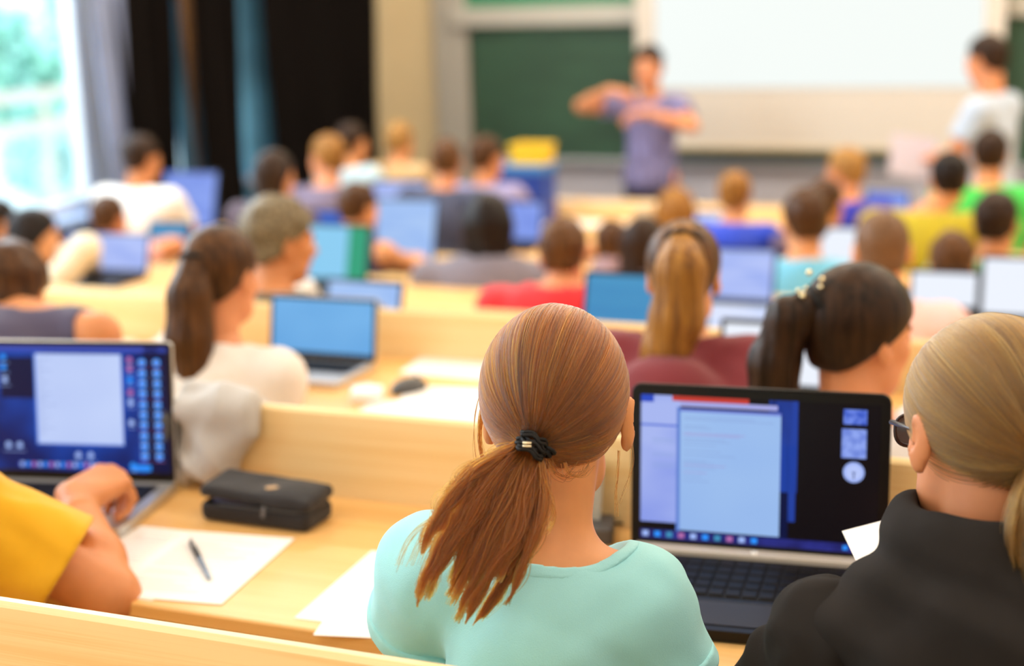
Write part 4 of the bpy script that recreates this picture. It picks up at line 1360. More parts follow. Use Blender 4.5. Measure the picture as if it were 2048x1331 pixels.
def strands(name, parent, P, r0, r1, m, tone=None):
    """P (N,M,3)"""
    Nn, Mm, _ = P.shape
    hc = bpy.data.hair_curves.new(name)
    hc.add_curves([Mm] * Nn)
    hc.attributes['position'].data.foreach_set('vector', P.astype(np.float32).ravel()) if 'position' in hc.attributes else hc.points.foreach_set('position', P.astype(np.float32).ravel())
    rad = hc.attributes.get('radius') or hc.attributes.new('radius', 'FLOAT', 'POINT')
    t = np.linspace(0, 1, Mm)
    rr = (r0 + (r1 - r0) * t)[None, :] * rng.uniform(.7, 1.2, (Nn, 1))
    rad.data.foreach_set('value', rr.astype(np.float32).ravel())
    ta = hc.attributes.new('tone', 'FLOAT', 'CURVE')
    ta.data.foreach_set('value', (tone if tone is not None else rng.uniform(0, 1, Nn)).astype(np.float32))
    hc.materials.append(m)
    o = bpy.data.objects.new(name, hc); COL.objects.link(o); o.parent = parent
    return o


def scalp_paths(hl, Rh, s, tie, n, cap_c, cap_r, tie_r=.012, M_=16, seed=1, side_low=-.03, lift=.012, nape=-.075, clumps=0):
    r_ = np.random.default_rng(seed)
    cap_c = np.array(cap_c); cap_r = np.array(cap_r)
    out = []
    d = r_.normal(size=(n * 5, 3)); d /= np.linalg.norm(d, axis=1)[:, None]
    q = cap_c + d * cap_r
    y, z = q[:, 1], q[:, 2]
    line = side_low + (nape - side_low) * np.clip((-.0 - y) / .035, 0, 1)
    ok = (face_cut(q) > 0) & (z > line + r_.uniform(-.004, .004, len(q)))
    d = d[ok][:n]
    n = len(d)
    td = (np.array(tie) - cap_c) / cap_r; td /= np.linalg.norm(td)
    om = np.arccos(np.clip(d @ td, -1, 1))
    t = np.linspace(0, 1, M_) ** .9
    so = np.sin(om)[:, None] + 1e-6
    A = np.sin((1 - t)[None] * om[:, None]) / so; B = np.sin(t[None] * om[:, None]) / so
    U = A[..., None] * d[:, None] + B[..., None] * td
    # locks: strands that start close together share a wander
    lock = np.sin(d[:, 0] * 19 + 2 * d[:, 2]) * .5 + np.sin(d[:, 2] * 23 + d[:, 1] * 9 + 1.3) * .5
    lay = r_.uniform(0, 1, n)
    lift_ = 1 + lift * lay[:, None] * 1.0 + (.020 * lock[:, None]) * np.sin(t * math.pi)[None]
    prof = np.sin(t * math.pi) ** .5
    wander = r_.normal(size=(n, 3)) * .012 + np.stack([lock, np.zeros(n), -lock], 1) * .010
    U = U + wander[:, None] * prof[None, :, None]
    U /= np.linalg.norm(U, axis=2)[..., None]
    P = cap_c + U * cap_r * lift_[..., None]
    # converge at the tie
    ang = r_.uniform(0, 2 * math.pi, n); rad = tie_r * np.sqrt(r_.uniform(0, 1, n))
    w = np.clip((t - .80) / .20, 0, 1) ** 1.3
    end = np.array(tie) + np.stack([rad * np.cos(ang), np.zeros(n), rad * np.sin(ang)], 1)
    P = P * (1 - w)[None, :, None] + end[:, None] * w[None, :, None]
    a_ = np.arctan2(d[:, 0], -d[:, 1] + .25 * d[:, 2])
    tone = np.clip(.5 + .38 * np.sin(a_ * 31 + 3 * np.sin(a_ * 7)) + .3 * np.sin(a_ * 11 + d[:, 2] * 3) + r_.normal(0, .12, n), 0, 1)
    return (hl + (P @ Rh.T) * s), tone, ang


def bez(pts, t):
    pts = np.asarray(pts, float); n = len(pts)
    x = t * (n - 1); i = np.clip(np.floor(x).astype(int), 0, n - 2); f = (x - i)[..., None]
    p0 = pts[np.clip(i - 1, 0, n - 1)]; p1 = pts[i]; p2 = pts[i + 1]; p3 = pts[np.clip(i + 2, 0, n - 1)]
    return .5 * ((2 * p1) + (-p0 + p2) * f + (2 * p0 - 5 * p1 + 4 * p2 - p3) * f * f + (-p0 + 3 * p1 - 3 * p2 + p3) * f ** 3)


def tail_paths(guide, lat, dep, n, width, depth, clumps=20, seed=2, M_=22, fray=1.0, lenmin=.75, tipw=.12):
    """guide world/local control points; lat/dep unit vectors; width/depth control lists along the tail"""
    r_ = np.random.default_rng(seed)
    ca = np.linspace(-1, 1, clumps) + r_.normal(0, .08, clumps); cb = r_.uniform(-1, 1, clumps)
    cl = r_.uniform(lenmin, 1.0, clumps); ph = r_.uniform(0, 6.3, clumps); am = r_.uniform(.3, 1, clumps)
    ci = r_.integers(0, clumps, n)
    t = np.linspace(0, 1, M_)
    L_ = cl[ci] * r_.uniform(.9, 1.0, n)
    T = L_[:, None] * t[None]
    C = bez(guide, T)
    W = bez(np.array(width)[:, None] * [1, 0, 0], T)[..., 0]
    D = bez(np.array(depth)[:, None] * [1, 0, 0], T)[..., 0]
    ja = r_.normal(0, .13, n); jb = r_.normal(0, .3, n)
    pinch = (1 - T / cl[ci][:, None]) * (1 - tipw) + tipw            # locks close up at their tips
    a = ca[ci][:, None] + ja[:, None] * np.clip(pinch * 1.2, 0, 1)
    b = cb[ci][:, None] * .7 + jb[:, None] * pinch
    wav = am[ci][:, None] * .006 * np.sin(T * 9 + ph[ci][:, None]) * T + r_.normal(0, .0014, n)[:, None] * np.sin(T * 16 + ph[ci][:, None]) * fray
    return C + lat * (a * W + wav)[..., None] + dep * (b * D)[..., None]


R_CAM_RIGHT = RC @ np.array([1., 0, 0]); R_CAM_FWD = RC @ np.array([0, 0, 1.])


def loc_dir(P, v):
    return np.asarray(v) @ rot(P['yaw'])


# ---- auburn ponytail
hl, Rh = MAIN['hl'], MAIN['Rh']
AUB = strand_mat('auburn', '7a3c08', '200b02', '9c5a18')
cap_c, cap_r = (0, -.018, .030), (.0905, .112, .1055)
tieW = at(1062, 893, d=1.755)
tie_l = (world_to(MAIN, tieW) - hl) @ Rh
capf = ell(cap_c, np.array(cap_r) - .0035)
def main_cap(q):
    d = smax(capf(q), -face_cut(q), .006)
    line = (-.03 + (-.094 + .03) * np.clip((-.0 - q[:, 1]) / .035, 0, 1)) - q[:, 2]
    d = smax(d, line, .010)
    d = smin(d, rcone(np.array(cap_c) + (np.array(tie_l) - cap_c) * .6, tie_l, .034, .006)(q), .02)
    return d
CAPM = hair_mat('auburn_cap', '5a3016', '2b1509', (60, 60, 8))
sdf_object('hair', polygonise(in_frame(main_cap, hl, Rh), hl - .16, hl + .17, .0045), CAPM, MAIN['t'])
P1, tn1, _ = scalp_paths(hl, Rh, 1, tie_l, 15000, cap_c, cap_r, seed=4, side_low=-.034, nape=-.102)
strands('scalp_strands', MAIN['t'], P1, .00042, .00034, AUB, tn1)
gl_ = [world_to(MAIN, p) for p in (at(1060, 893, d=1.752), at(1022, 965, d=1.735), at(985, 1045, d=1.715), at(938, 1140, d=1.70), at(885, 1250, d=1.70))]
latv = loc_dir(MAIN, R_CAM_RIGHT + np.array([0, 0, -.45])); latv /= np.linalg.norm(latv)
depv = loc_dir(MAIN, R_CAM_FWD)
P2 = tail_paths(gl_, latv, depv, 6000, [.011, .042, .055, .055, .044], [.010, .020, .022, .018, .012], clumps=34, seed=9, lenmin=.62, fray=2.0, tipw=.05)
strands('ponytail', MAIN['t'], P2, .00044, .00022, AUB)
# wisps: beside the left temple, behind the right ear, curls at the nape
def wisps(P, pix, n, spread, seed, name, m, r0=.00035):
    r_ = np.random.default_rng(seed); out = []
    for k in range(n):
        g_ = np.array([world_to(P, at(x + r_.normal(0, 2), y, d=d_)) for (x, y, d_) in pix])
        t = np.linspace(0, 1, 20)
        c = bez(g_, t); off = r_.normal(0, spread, 3)
        out.append(c + off * (.3 + t[:, None]))
    return out
WS = []
WS += wisps(MAIN, [(972, 770, 1.86), (963, 830, 1.86), (958, 880, 1.86), (966, 920, 1.86), (976, 945, 1.86)], 34, .0016, 3, '', AUB)
WS += wisps(MAIN, [(970, 760, 1.86), (950, 830, 1.86), (948, 900, 1.86), (960, 960, 1.86), (975, 985, 1.86)], 3, .002, 4, '', AUB)
WS += wisps(MAIN, [(1238, 900, 1.84), (1236, 950, 1.84), (1232, 985, 1.84), (1233, 1030, 1.84)], 5, .0014, 5, '', AUB)
WS += wisps(MAIN, [(1262, 880, 1.86), (1262, 930, 1.86), (1252, 975, 1.86), (1236, 1010, 1.86)], 3, .0012, 6, '', AUB)
WS += wisps(MAIN, [(1082, 930, 1.75), (1098, 985, 1.74), (1108, 1030, 1.74), (1096, 1062, 1.74), (1078, 1052, 1.74)], 16, .002, 7, '', AUB)
WS += wisps(MAIN, [(1130, 925, 1.77), (1140, 948, 1.765), (1165, 950, 1.77), (1180, 930, 1.775)], 14, .0035, 8, '', AUB)
WS += wisps(MAIN, [(1100, 920, 1.765), (1112, 945, 1.76), (1135, 955, 1.765), (1150, 940, 1.77)], 14, .0035, 9, '', AUB)
for (x_, seed_) in ((930, 1), (900, 2), (880, 3), (850, 5)):
    WS += wisps(MAIN, [(1000, 990, 1.72), (x_ + 20, 1035, 1.70), (x_ - 30, 1075, 1.70), (x_ - 55, 1130, 1.695)], 9, .003, 20 + seed_, '', AUB)
strands('loose_wisps', MAIN['t'], np.array(WS), .00036, .00018, AUB)
# black elastic with a pale clasp
mb = MB(); r_ = np.random.default_rng(3)
tl = Vector(world_to(MAIN, at(1062, 893, d=1.742)))
axv = Vector(gl_[1] - gl_[0]).normalized(); o1 = axv.orthogonal().normalized(); o2 = axv.cross(o1)
for k in range(7):
    ph_ = r_.uniform(0, 6.28); off = axv * (-.010 + k * .0036)
    mb.tube([tl + off + (o1 * math.cos(a) * (.0165 + .002 * math.sin(3 * a + ph_)) + o2 * math.sin(a) * (.0165 + .002 * math.cos(2 * a + ph_))) + axv * .002 * math.sin(5 * a + ph_) for a in np.linspace(0, 2 * math.pi, 33)], .0024, seg=7, cap=False)
for k in range(3):
    p_ = Vector(world_to(MAIN, at(1080 + 9 * k, 900 + 6 * (k % 2), d=1.745)))
    mb.tube([p_ + (o1 * math.cos(a) + o2 * math.sin(a)) * .007 for a in np.linspace(0, 6.28, 17)], .0026, seg=6, cap=False)
mb.build('hair_tie', BLACK_MATTE, MAIN['t'])
mb = MB()
for dy in (-3.2, 3.2):
    a_ = Vector(world_to(MAIN, at(1045, 888 + dy, d=1.722))); b_ = Vector(world_to(MAIN, at(1063, 889 + dy, d=1.722)))
    mb.tube([a_, b_], .0016, seg=8)
mb.build('hair_tie_clasp', mat('clasp_pale_gold', 'efe2c0', .25, .6), MAIN['t'])

# ---- honey blonde ponytail of the hoodie
hl2, Rh2 = HD['hl'], HD['Rh']
BLO = strand_mat('honey', '7c5521', '33200c', 'aa7d38')
tie2 = np.array([.0, -.118, -.028])
cap_c2, cap_r2 = (0, -.018, .030), (.0885, .112, .102)
capf2 = ell(cap_c2, np.array(cap_r2) - .003)
def hood_cap(q):
    d = smax(capf2(q), -face_cut(q), .006)
    line = (-.012 + (-.070 + .012) * np.clip((-.0 - q[:, 1]) / .035, 0, 1)) - q[:, 2]
    d = smax(d, line, .010)
    d = smin(d, rcone(np.array(cap_c2) + (tie2 - cap_c2) * .6, tie2, .03, .006)(q), .02)
    return d
sdf_object('hair', polygonise(in_frame(hood_cap, hl2, Rh2), hl2 - .17, hl2 + .17, .0045), hair_mat('honey_cap', '7a552b', '422c17', (60, 60, 8)), HD['t'])
P3, tn3, _ = scalp_paths(hl2, Rh2, 1, tie2, 13000, cap_c2, cap_r2, seed=14, side_low=-.014, nape=-.072)
strands('scalp_strands', HD['t'], P3, .00042, .00034, BLO, tn3)
tw = hl2 + Rh2 @ tie2
g2 = [tw, tw + [0, -.03, -.035], tw + [0, -.045, -.08], tw + [.005, -.05, -.13], tw + [.01, -.055, -.17]]
lat2 = loc_dir(HD, R_CAM_RIGHT); dep2 = loc_dir(HD, R_CAM_FWD)
P4 = tail_paths(g2, lat2, dep2, 3000, [.012, .030, .036, .034, .024], [.012, .02, .022, .02, .014], clumps=14, seed=5)
strands('ponytail', HD['t'], P4, .00044, .00024, BLO)
mb = MB(); dv = Vector(g2[1] - g2[0]).normalized(); o1 = dv.orthogonal().normalized(); o2 = dv.cross(o1)
for k in range(4):
    mb.tube([Vector(tw) + dv * (k * .004 - .002) + (o1 * math.cos(a) + o2 * math.sin(a)) * .0155 for a in np.linspace(0, 6.2832, 25)], .0024, seg=7, cap=False)
mb.build('hair_tie', mat('elastic_brown', '2a2022', .7), HD['t'])
# glasses (held on the ears): frame, lenses, temple arms
def glasses():
    fr = MB(); ln = MB()
    def Q(x, y, z): return Vector(hl2 + Rh2 @ np.array([x, y, z]))
    for sx in (-1, 1):
        pts = [Q(sx * .034 + .026 * math.copysign(abs(math.cos(a)) ** .75, math.cos(a)), .106 - .010 * abs(sx * .034 + .026 * math.cos(a)) / .06, -.002 + .019 * math.copysign(abs(math.sin(a)) ** .8, math.sin(a))) for a in np.linspace(0, 2 * math.pi, 29)]
        fr.tube(pts, .0024, seg=7, cap=False)
        ln.add([p for p in pts[:-1]], [tuple(range(28))], 0, False)
        fr.tube([Q(sx * .060, .098, .008), Q(sx * .072, .082, .010), Q(sx * .079, .03, .006), Q(sx * .080, -.004, .004), Q(sx * .079, -.018, -.010)], [.0034, .003, .0022, .002, .002], seg=7)
    fr.tube([Q(-.008, .107, .004), Q(0, .110, .006), Q(.008, .107, .004)], .002, seg=7)
    gf = fr.build('glasses', mat('glasses_frame', '2b1d22', .3), HD['t'])
    lm = bpy.data.materials.new('lens'); lm.use_nodes = True
    b = lm.node_tree.nodes['Principled BSDF']; b.inputs['Transmission Weight'].default_value = .9; b.inputs['Roughness'].default_value = .03; b.inputs['Base Color'].default_value = (.8, .85, .95, 1)
    o = ln.build('lens', lm, gf)
glasses()

# neck band and sleeve hems of the mint t-shirt
def trim_fn(P, band, groove=None):
    def f(p):
        d = P['shirt'](p) - .0016
        return smax(d, band(p), .0012)
    return f


def nb(p):
    q = np.sqrt(np.sum((p - MAIN['nc']) ** 2, 1)) - MAIN['neck']
    return np.abs(q - .0075) - .0075
sdf_object('neck_band', polygonise(trim_fn(MAIN, nb), MAIN['N'] - [.17, .17, .12], MAIN['N'] + [.17, .14, .08], .0034), MINT, MAIN['t'])
def hem(c, n):
    def f(p):
        q = (p - c) @ n
        d = np.abs(q + .010) - .0105
        return np.maximum(d, np.sqrt(np.sum((p - c) ** 2, 1)) - .10)
    return f
for (c_, n_) in MAIN['lim']:
    sdf_object('sleeve_hem', polygonise(trim_fn(MAIN, hem(c_, n_)), c_ - .11, c_ + .11, .0036), MINT, MAIN['t'])


# ================================================================== things on the desks
def sheet(name, label, cat, quad, z=None, mats=PAPER, lines=0, group=None, th=.0006, parent=None):
    """a sheet with its four corners (world) in order; thin but solid"""
    q = [np.array(p, float) for p in quad]
    c0 = sum(q) / 4
    nrm = np.cross(q[1] - q[0], q[3] - q[0]); nrm /= np.linalg.norm(nrm)
    if nrm[2] < 0: nrm = -nrm
    mb = MB(); n = 8
    def P(u, v): return (q[0] * (1 - u) + q[1] * u) * (1 - v) + (q[3] * (1 - u) + q[2] * u) * v - c0
    vs = []; fs = []
    for lvl in (0, 1):
        for j in range(n + 1):
            for i in range(n + 1):
                vs.append(P(i / n, j / n) + nrm * th * lvl)
    for j in range(n):
        for i in range(n):
            a = j * (n + 1) + i; o = (n + 1) ** 2
            fs.append((o + a, o + a + 1, o + a + n + 2, o + a + n + 1)); fs.append((a, a + n + 1, a + n + 2, a + 1))
    o = (n + 1) ** 2
    for i in range(n):
        fs.append((i, i + 1, o + i + 1, o + i)); b = n * (n + 1); fs.append((b + i + 1, b + i, o + b + i, o + b + i + 1))
        a = i * (n + 1); fs.append((a + n + 1, a, o + a, o + a + n + 1)); a += n; fs.append((a, a + n + 1, o + a + n + 1, o + a))
    mb.add(vs, fs)
    r_ = np.random.default_rng(lines + 1)
    for k in range(lines):
        v0 = .08 + .84 * k / lines
        if r_.random() < .15: continue
        u0, u1 = .10, r_.uniform(.45, .9)
        pp = [P(u0, v0), P(u1, v0), P(u1, v0 + .008), P(u0, v0 + .008)]
        mb.add([p + nrm * (th + .00015) for p in pp], [(0, 1, 2, 3)], 1)
    ob = mb.build(name, [mats, PRINT], parent)
    ob.location = c0
    tag(ob, label, cat, group)
    return ob


def rect_on(cx, cy_, z, w, h, yaw):
    a = math.radians(yaw); ux = np.array([math.cos(a), math.sin(a), 0]); uy = np.array([-math.sin(a), math.cos(a), 0]); c = np.array([cx, cy_, z])
    return [c - ux * w / 2 + uy * h / 2, c + ux * w / 2 + uy * h / 2, c + ux * w / 2 - uy * h / 2, c - ux * w / 2 - uy * h / 2]


Z1, Z2 = DESK[1], DESK[2]
sheet('paper_sheet', 'printed sheet lying left, partly under the other sheet beneath the blue pen', 'paper', rect_on(-1.475, 1.945, Z1 + .0004, .21, .285, 2), lines=26)
sheet('paper_sheet', 'printed sheet on the front desk with the blue pen lying on it', 'paper', rect_on(-1.372, 1.955, Z1 + .0014, .21, .287, 7), lines=26)
sheet('paper_sheet', 'printed sheet on the desk tucked beside the mint t-shirt woman', 'paper', rect_on(-1.02, 1.965, Z1 + .0004, .21, .285, 3), lines=26)
sheet('paper_sheet', 'second sheet beside the mint t-shirt woman, peeking out below the first', 'paper', rect_on(-.985, 1.93, Z1 + .0014, .21, .28, 12), lines=20)
sheet('paper_sheet', 'white sheet angled on the second desk nearest the mint t-shirt woman', 'paper', [at(830, 772, z=Z2 + .0014), at(985, 778, z=Z2 + .0014), at(985, 846, z=Z2 + .0014), at(762, 828, z=Z2 + .0014)], lines=0)
sheet('paper_sheet', 'white sheet lying left of the angled one on the second desk', 'paper', [at(752, 800, z=Z2 + .0004), at(900, 803, z=Z2 + .0004), at(880, 843, z=Z2 + .0004), at(700, 832, z=Z2 + .0004)], lines=0)
sheet('paper_sheet', 'white sheet behind the grey mouse on the second desk', 'paper', [at(862, 700, z=Z2 + .0004), at(1000, 716, z=Z2 + .0004), at(990, 762, z=Z2 + .0004), at(798, 745, z=Z2 + .0004)], lines=0)
sheet('paper_sheet', 'white sheet raised beside the black hoodie, in front of the big laptop', 'paper', [at(1684, 1062, r=1.93), at(1785, 1036, r=1.97), at(1830, 1118, r=1.87), at(1712, 1122, r=1.85)], lines=0)
for i, (x, y, yw) in enumerate(((300, 650, 10), (262, 640, -15))):
    p = at(x, y, z=Z2 + .0004 + i * .001)
    sheet('paper_sheet', ('cream sheet under the raised hand left of the long ponytail', 'cream sheet further left, beside the bare arm of the navy top')[i], 'paper', rect_on(p[0], min(p[1], NEAR[2] + .55), p[2], .21, .297, yw), mats=mat('paper_cream', 'f2ead2', .8))
for i, (x, y) in enumerate(((1118, 412), (1185, 412), (1262, 418))):
    rw = 7; p = at(x, y, z=DESK[rw] + .0004)
    p[1] = min(max(p[1], NEAR[rw] + .19), NEAR[rw] + .34)
    sheet('paper_sheet', ('white sheets on the far tan desk left of centre', 'middle white sheet on the far tan desk', 'white sheet at the right end of the far tan desk')[i], 'paper', rect_on(p[0], p[1], p[2], (.21, .21, .297)[i], (.297, .297, .21)[i], (6, -4, 3)[i]))


def pen(label, a, b, m, m2):
    a = Vector(a); b = Vector(b); d = (b - a); L_ = d.length; d.normalize()
    t = thing('pen', label, 'pen', tuple((a + b) / 2))
    o = (a + b) / 2
    mb = MB(); mb.tube([a - o, a - o + d * .004, a - o + d * L_ * .45], [.0030, .0048, .0048], seg=12); mb.build('grip', m2, t)
    mb = MB(); mb.tube([a - o + d * L_ * .45, b - o - d * .02, b - o - d * .006, b - o], [.0044, .0042, .0028, .0010], seg=12); mb.build('barrel', m, t)
    mb = MB(); mb.tube([a - o + d * .002 + Vector((0, 0, .006)), a - o + d * .042 + Vector((0, 0, .0062))], .0013, seg=6); mb.tube([a - o - d * .008, a - o], .0018, seg=8); mb.build('clip', SILVER, t)
    return t


pen('blue and black ballpoint pen lying on the printed sheet', at(382, 1082, z=Z1 + .0075), at(420, 1158, z=Z1 + .0065), mat('pen_blue', '7f93ac', .25), mat('pen_dark', '30343c', .3))

# pencil case
def pencil_case():
    t = thing('pencil_case', 'black zipped pencil case, half open, lying on the front desk', 'pencil case', (-1.385, 2.185, Z1), math.radians(-1))
    hw, hd = .112, .048
    def rbox(c, h, r, R=None):
        c = np.array(c); h = np.array(h) - r
        def f(p):
            q = p - c
            if R is not None: q = q @ R
            q = np.abs(q) - h
            return np.sqrt(np.sum(np.maximum(q, 0) ** 2, 1)) + np.minimum(q.max(1), 0) - r
        return f
    CM = cloth('case_black', '1c1a1e', .08)
    b0 = rbox((0, 0, .019), (hw, hd, .019), .014)
    inner = rbox((-.02, 0, .030), (hw - .03, hd - .007, .016), .006)
    sdf_object('lower_half', polygonise(lambda p: smax(b0(p), -inner(p), .002), [-.13, -.07, -.01], [.13, .07, .06], .003), CM, t)
    R = rot(0, 0, 2.5) @ rot(0, -4, 0)
    b1 = rbox((.0, .004, .052), (hw + .001, hd + .001, .0125), .011, R)
    b2 = ell((.055, 0, .050), (.058, .046, .020))
    i2 = rbox((-.03, 0, .043), (hw - .035, hd - .008, .007), .004, R)
    sdf_object('lid', polygonise(lambda p: smax(smin(b1(p), b2(p), .012) + .0006 * wob(p, 90, 1), -i2(p), .002), [-.14, -.07, .02], [.14, .07, .09], .003), CM, t)
    mb = MB(); mb.tube([(-hw * .6, -hd - .0005, .0375), (0, -hd - .0015, .0375), (hw * .8, -hd, .0375), (hw + .0005, -hd * .5, .0375), (hw + .001, hd * .5, .0375)], .0016, seg=6); mb.build('zip', mat('zip_grey', '3a393c', .4), t)
    mb = MB(); mb.slab(.008, .020, -.0015, .0015, .003, T=Matrix.Translation((.028, -hd - .006, .034)) @ Matrix.Rotation(math.radians(70), 4, 'X')); mb.build('zip_pull', STEEL, t)
    mb = MB(); mb.slab(.046, .016, 0, .0022, .003, T=Matrix.Translation((.035, -.010, .0665)) @ Matrix.Rotation(math.radians(38), 4, 'Z') @ Matrix.Rotation(math.radians(-3), 4, 'X')); mb.build('label_tab', mat('label_tan', 'c8a884', .7), t)
    pn = thing('pen', 'bluish pen showing inside the open gap of the black pencil case', 'pen', (-1.385 - .045, 2.185 - .026, Z1 + .036))
    mb = MB(); mb.tube([(-.045, 0, 0), (.045, .004, .001)], .0042, seg=10); mb.build('barrel', mat('pen_violet', '5a5f9a', .3), pn)
    mb = MB(); mb.tube([(.045, .004, .001), (.053, .0044, .001)], [.004, .001], seg=10); mb.build('tip', STEEL, pn)
pencil_case()

# folded jacket over the second row backrest
def jacket():
    c = at(450, 850, r=NEAR[1] + .54)
    t = thing('jacket', 'pale grey jacket with a dark lining draped over the backrest behind the white-topped woman', 'jacket', (c[0], NEAR[1] + .54, Z1))
    top = .165
    pr = [(rcone((-.075, .01, top + .014), (.062, .0, top + .010), .026, .024), .03), (rcone((-.075, -.030, top - .01), (.060, -.026, top + .0), .026, .026), .03),
          (rcone((-.080, -.030, .030), (-.02, -.028, .045), .024, .026), .05), (rcone((.0, -.028, .07), (.066, -.022, .115), .028, .024), .05), (ell((-.02, -.026, .09), (.075, .022, .065)), .03),
          (rcone((-.07, .04, top - .01), (.06, .04, top - .02), .024, .022), .03)]
    base = union(pr, .03)
    def f(p):
        return base(p) + .010 * np.abs(np.sin(p[:, 0] * 30 + p[:, 2] * 22 + 1.5 * np.sin(p[:, 2] * 22 + p[:, 0] * 12))) - .005 + .002 * wob(p, 60, 3)
    sdf_object('shell', polygonise(f, [-.2, -.13, .0], [.2, .13, .28], .005), cloth('jacket_grey', 'bdb9b6', .08), t)
    l = union([(rcone((-.100, -.040, .035), (-.092, -.046, .13), .015, .015), .02), (rcone((-.108, -.030, .08), (-.10, -.036, .15), .016, .014), .02)], .02)
    sdf_object('lining', polygonise(lambda p: l(p) + .003 * wob(p, 110, 1), [-.22, -.13, .0], [.0, .0, .24], .004), cloth('lining_dark', '4a4a4c', .3), t)
jacket()

# mouse
p = at(818, 782, z=Z2)
t = thing('computer_mouse', 'dark grey computer mouse between the sheets on the second desk', 'mouse', (p[0], p[1], Z2), math.radians(-25))
fm = lambda q: np.maximum(ell((0, 0, .006), (.031, .054, .030))(q), .001 - q[:, 2])
sdf_object('body', polygonise(fm, [-.04, -.065, -.004], [.04, .065, .045], .003), mat('mouse_grey', '4a4a4c', .35), t)
mb = MB(); mb.tube([(-.003, .028, .031), (.003, .028, .031)], .006, seg=12); mb.build('scroll_wheel', BLACK_MATTE, t)

# beside the right laptop: notebook leaning on the board, phone, tissue
p = at(1218, 1010, r=2.30)
t = thing('notebook', 'grey notebook with white page edge leaning against the backrest beside the big laptop', 'notebook', (-.845, 2.285, Z1), 0)
T = Matrix.Rotation(math.radians(-14), 4, 'X')
mb = MB(); mb.box((-.055, -.010, 0), (.055, .0, .125), T=T, bev=.001); mb.build('pages', PAPER, t)
mb = MB(); mb.box((-.058, -.013, 0), (.058, -.0105, .118), T=T, bev=.0008); mb.build('cover', mat('notebook_grey', 'a09c90', .6), t)
p = at(1203, 1058, z=Z1 + .02)
t = thing('charger', 'small dark grey charger block on the desk beside the woman\'s neck', 'charger', (p[0] - .01, p[1] + .01, Z1), math.radians(15))
mb = MB(); mb.slab(.055, .075, 0, .030, .008, ch=.003); mb.build('block', mat('charger_grey', '4d4b4d', .5), t)
mb = MB(); mb.tube([(.02, .03, .014), (.05, .06, .006), (.09, .05, .004), (.12, .075, .004)], .0025, seg=8); mb.build('cable', BLACK_MATTE, t)
p = at(1240, 1030, z=Z1)
tis = sdf_object('tissue', polygonise(lambda q: ell((0, 0, .016), (.028, .024, .018))(q) + .006 * wob(q, 190, 2), [-.05, -.05, -.01], [.05, .05, .06], .0028), mat('tissue_white', 'e6e1e2', .9))
tis.location = (p[0], p[1], Z1); tag(tis, 'crumpled white tissue at the left foot of the big laptop', 'tissue')

# white mug behind the sky blue laptop
p = at(632, 604, z=DESK[3])
t = thing('mug', 'white mug standing beyond the sky blue laptop, near the grey-haired man', 'mug', (p[0], min(max(p[1], NEAR[3] + .06), NEAR[3] + .48), DESK[3]))
mb = MB(); mb.lathe([(.030, 0), (.040, .004), (.043, .05), (.043, .095), (.040, .095), (.039, .05), (.036, .008)], seg=28); mb.build('cup', mat('mug_white', 'f4f2f0', .25), t)
mb = MB(); mb.tube([(.041, 0, .075), (.062, 0, .070), (.066, 0, .048), (.056, 0, .028), (.040, 0, .024)], .005, seg=8); mb.build('handle', mat('mug_white', 'f4f2f0', .25), t)

# white power adapter with coiled lead on the second desk by the sky blue laptop
p = at(735, 800, z=Z2)
t = thing('power_adapter', 'white power adapter with its lead beside the sky blue laptop', 'power adapter', (p[0], p[1], Z2), math.radians(20))
mb = MB(); mb.slab(.075, .075, 0, .028, .012, ch=.003); mb.build('block', mat('adapter_white', 'efefec', .35), t)
mb = MB(); mb.tube([(0, .037, .014), (.01, .08, .012), (-.02, .12, .008), (-.05, .10, .006), (-.06, .13, .004)], .004, seg=8); mb.build('lead', mat('adapter_white', 'efefec', .35), t)

# blue box with a yellow crate on top, on the frontmost desk
p = at(1056, 324, r=NEAR[7] + .40)
bh = p[2] - DESK[7]
t = thing('storage_box', 'dark blue storage box under the yellow crate on the frontmost desk', 'storage box', (p[0], NEAR[7] + .36, DESK[7]))
mb = MB(); mb.box((-.15, -.11, 0), (.15, .11, bh - .05), bev=.008); mb.build('body', mat('box_blue', '1f3f96', .45), t)
mb = MB(); mb.box((-.158, -.118, bh - .05), (.158, .118, bh), bev=.008); mb.build('lid', mat('box_lid_blue', '3d7fc0', .4), t)
p2_ = at(1070, 324, r=NEAR[7] + .40)
t = thing('crate', 'bright yellow plastic crate on the dark blue box before the chalkboard', 'crate', (p2_[0], NEAR[7] + .36, DESK[7] + bh))
mb = MB(); YC = mat('crate_yellow', 'eac21a', .45); H_ = .115
for (a, b) in (((-.105, -.09, 0), (.105, -.08, H_)), ((-.105, .08, 0), (.105, .09, H_)), ((-.105, -.08, 0), (-.095, .08, H_)), ((.095, -.08, 0), (.105, .08, H_)), ((-.10, -.085, 0), (.10, .085, .01))): mb.box(a, b, bev=.002)
mb.build('shell', YC, t)
mb = MB()
for (a, b) in (((-.115, -.10, H_ - .02), (.115, -.09, H_)), ((-.115, .09, H_ - .02), (.115, .10, H_)), ((-.115, -.09, H_ - .02), (-.105, .09, H_)), ((.105, -.09, H_ - .02), (.115, .09, H_))): mb.box(a, b, bev=.002)
mb.build('rim', YC, t)

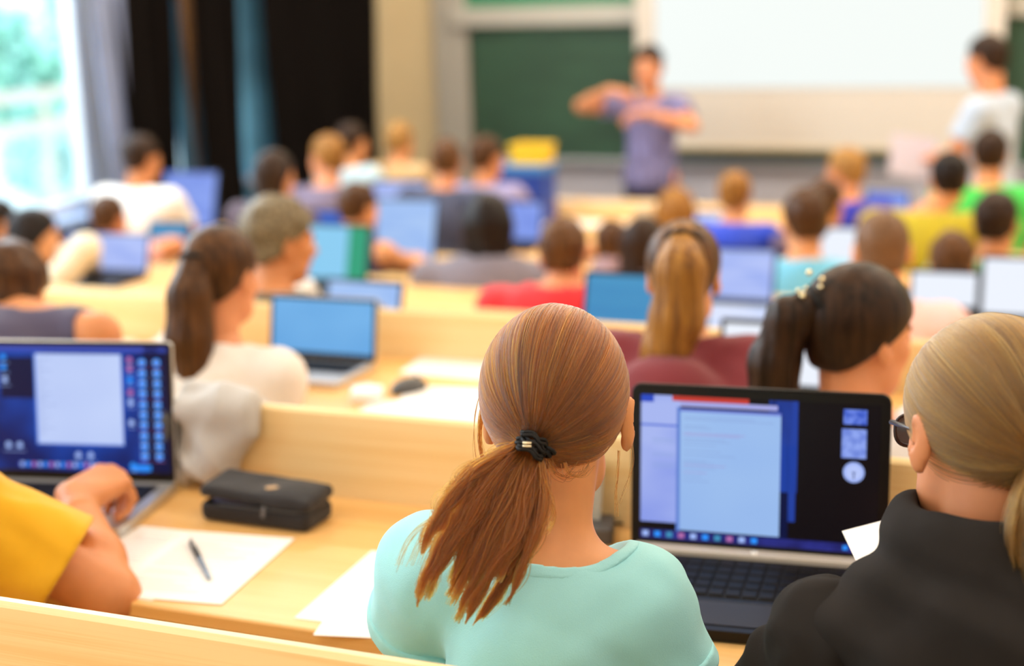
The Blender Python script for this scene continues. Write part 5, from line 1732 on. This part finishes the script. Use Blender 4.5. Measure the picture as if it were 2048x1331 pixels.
# the lecturer's table in front of the presenter
ta = at(1065, 400, r=8.80); tb = at(1318, 400, r=8.80); fz7 = ROW_FLOOR[7]
t = thing('lecturer_table', 'tan table with white papers standing in front of the plaid-shirted presenter', 'table', ((ta[0] + tb[0]) / 2, 8.80, fz7))
hw = (tb[0] - ta[0]) / 2
mb = MB(); mb.box((-hw, -.26, .74), (hw, .22, .77), bev=.004); mb.build('tabletop', WOOD_DESK, t)
for sx in (-1, 1):
    for sy in (-1, 1):
        mb = MB(); mb.box((sx * (hw - .05) - .02, sy * .17 - .02, 0), (sx * (hw - .05) + .02, sy * .17 + .02, .74)); mb.build('leg', STEEL, t)
mb = MB(); mb.box((-hw + .04, -.19, .25), (hw - .04, -.17, .735)); mb.build('front_panel', WOOD_BACK, t)
for i, (u, yw) in enumerate(((-.28, 4), (.02, -5), (.27, 2))):
    sheet('paper_sheet', ("left white sheet on the lecturer's table", "middle white sheet on the lecturer's table", "right white sheet on the lecturer's table")[i], 'paper', rect_on((ta[0] + tb[0]) / 2 + u, 8.77, fz7 + .7704, .26, .36, yw))

# sheaf of papers in the right presenter's hand
p2 = PERSONS['spk2']
wq = p2['root'] + rot(p2['yaw']) @ (p2['S'][-1][2] + np.array([0, .09, .03]))
qd = [wq + np.array(v) for v in ((-.14, -.02, .10), (.10, .03, .06), (.08, .0, -.16), (-.15, -.05, -.12))]
sheet('paper_sheet', 'sheet of paper held by the presenter in the pale blue t-shirt', 'paper', qd, mats=mat('paper_lilac', 'd6ccd6', .8))


# glittering clip in the dark ponytail
DK = PERSONS['dark']; mb = MB(); r_ = np.random.default_rng(8)
tie = DK['hl'] + DK['Rh'] @ np.array([.0, -.104, .078])
for i in range(16):
    c_ = tie + r_.normal(0, 1, 3) * [.018, .012, .012] + [0, -.012, .012]
    rr_ = r_.uniform(.004, .007)
    mb.lathe([(rr_ * .1, -rr_), (rr_ * .75, -rr_ * .6), (rr_, 0), (rr_ * .75, rr_ * .6), (rr_ * .1, rr_)], c=tuple(c_), seg=8)
mb.build('hair_clip', mat('clip_gold', 'f0dfb4', .12, .9), DK['t'])
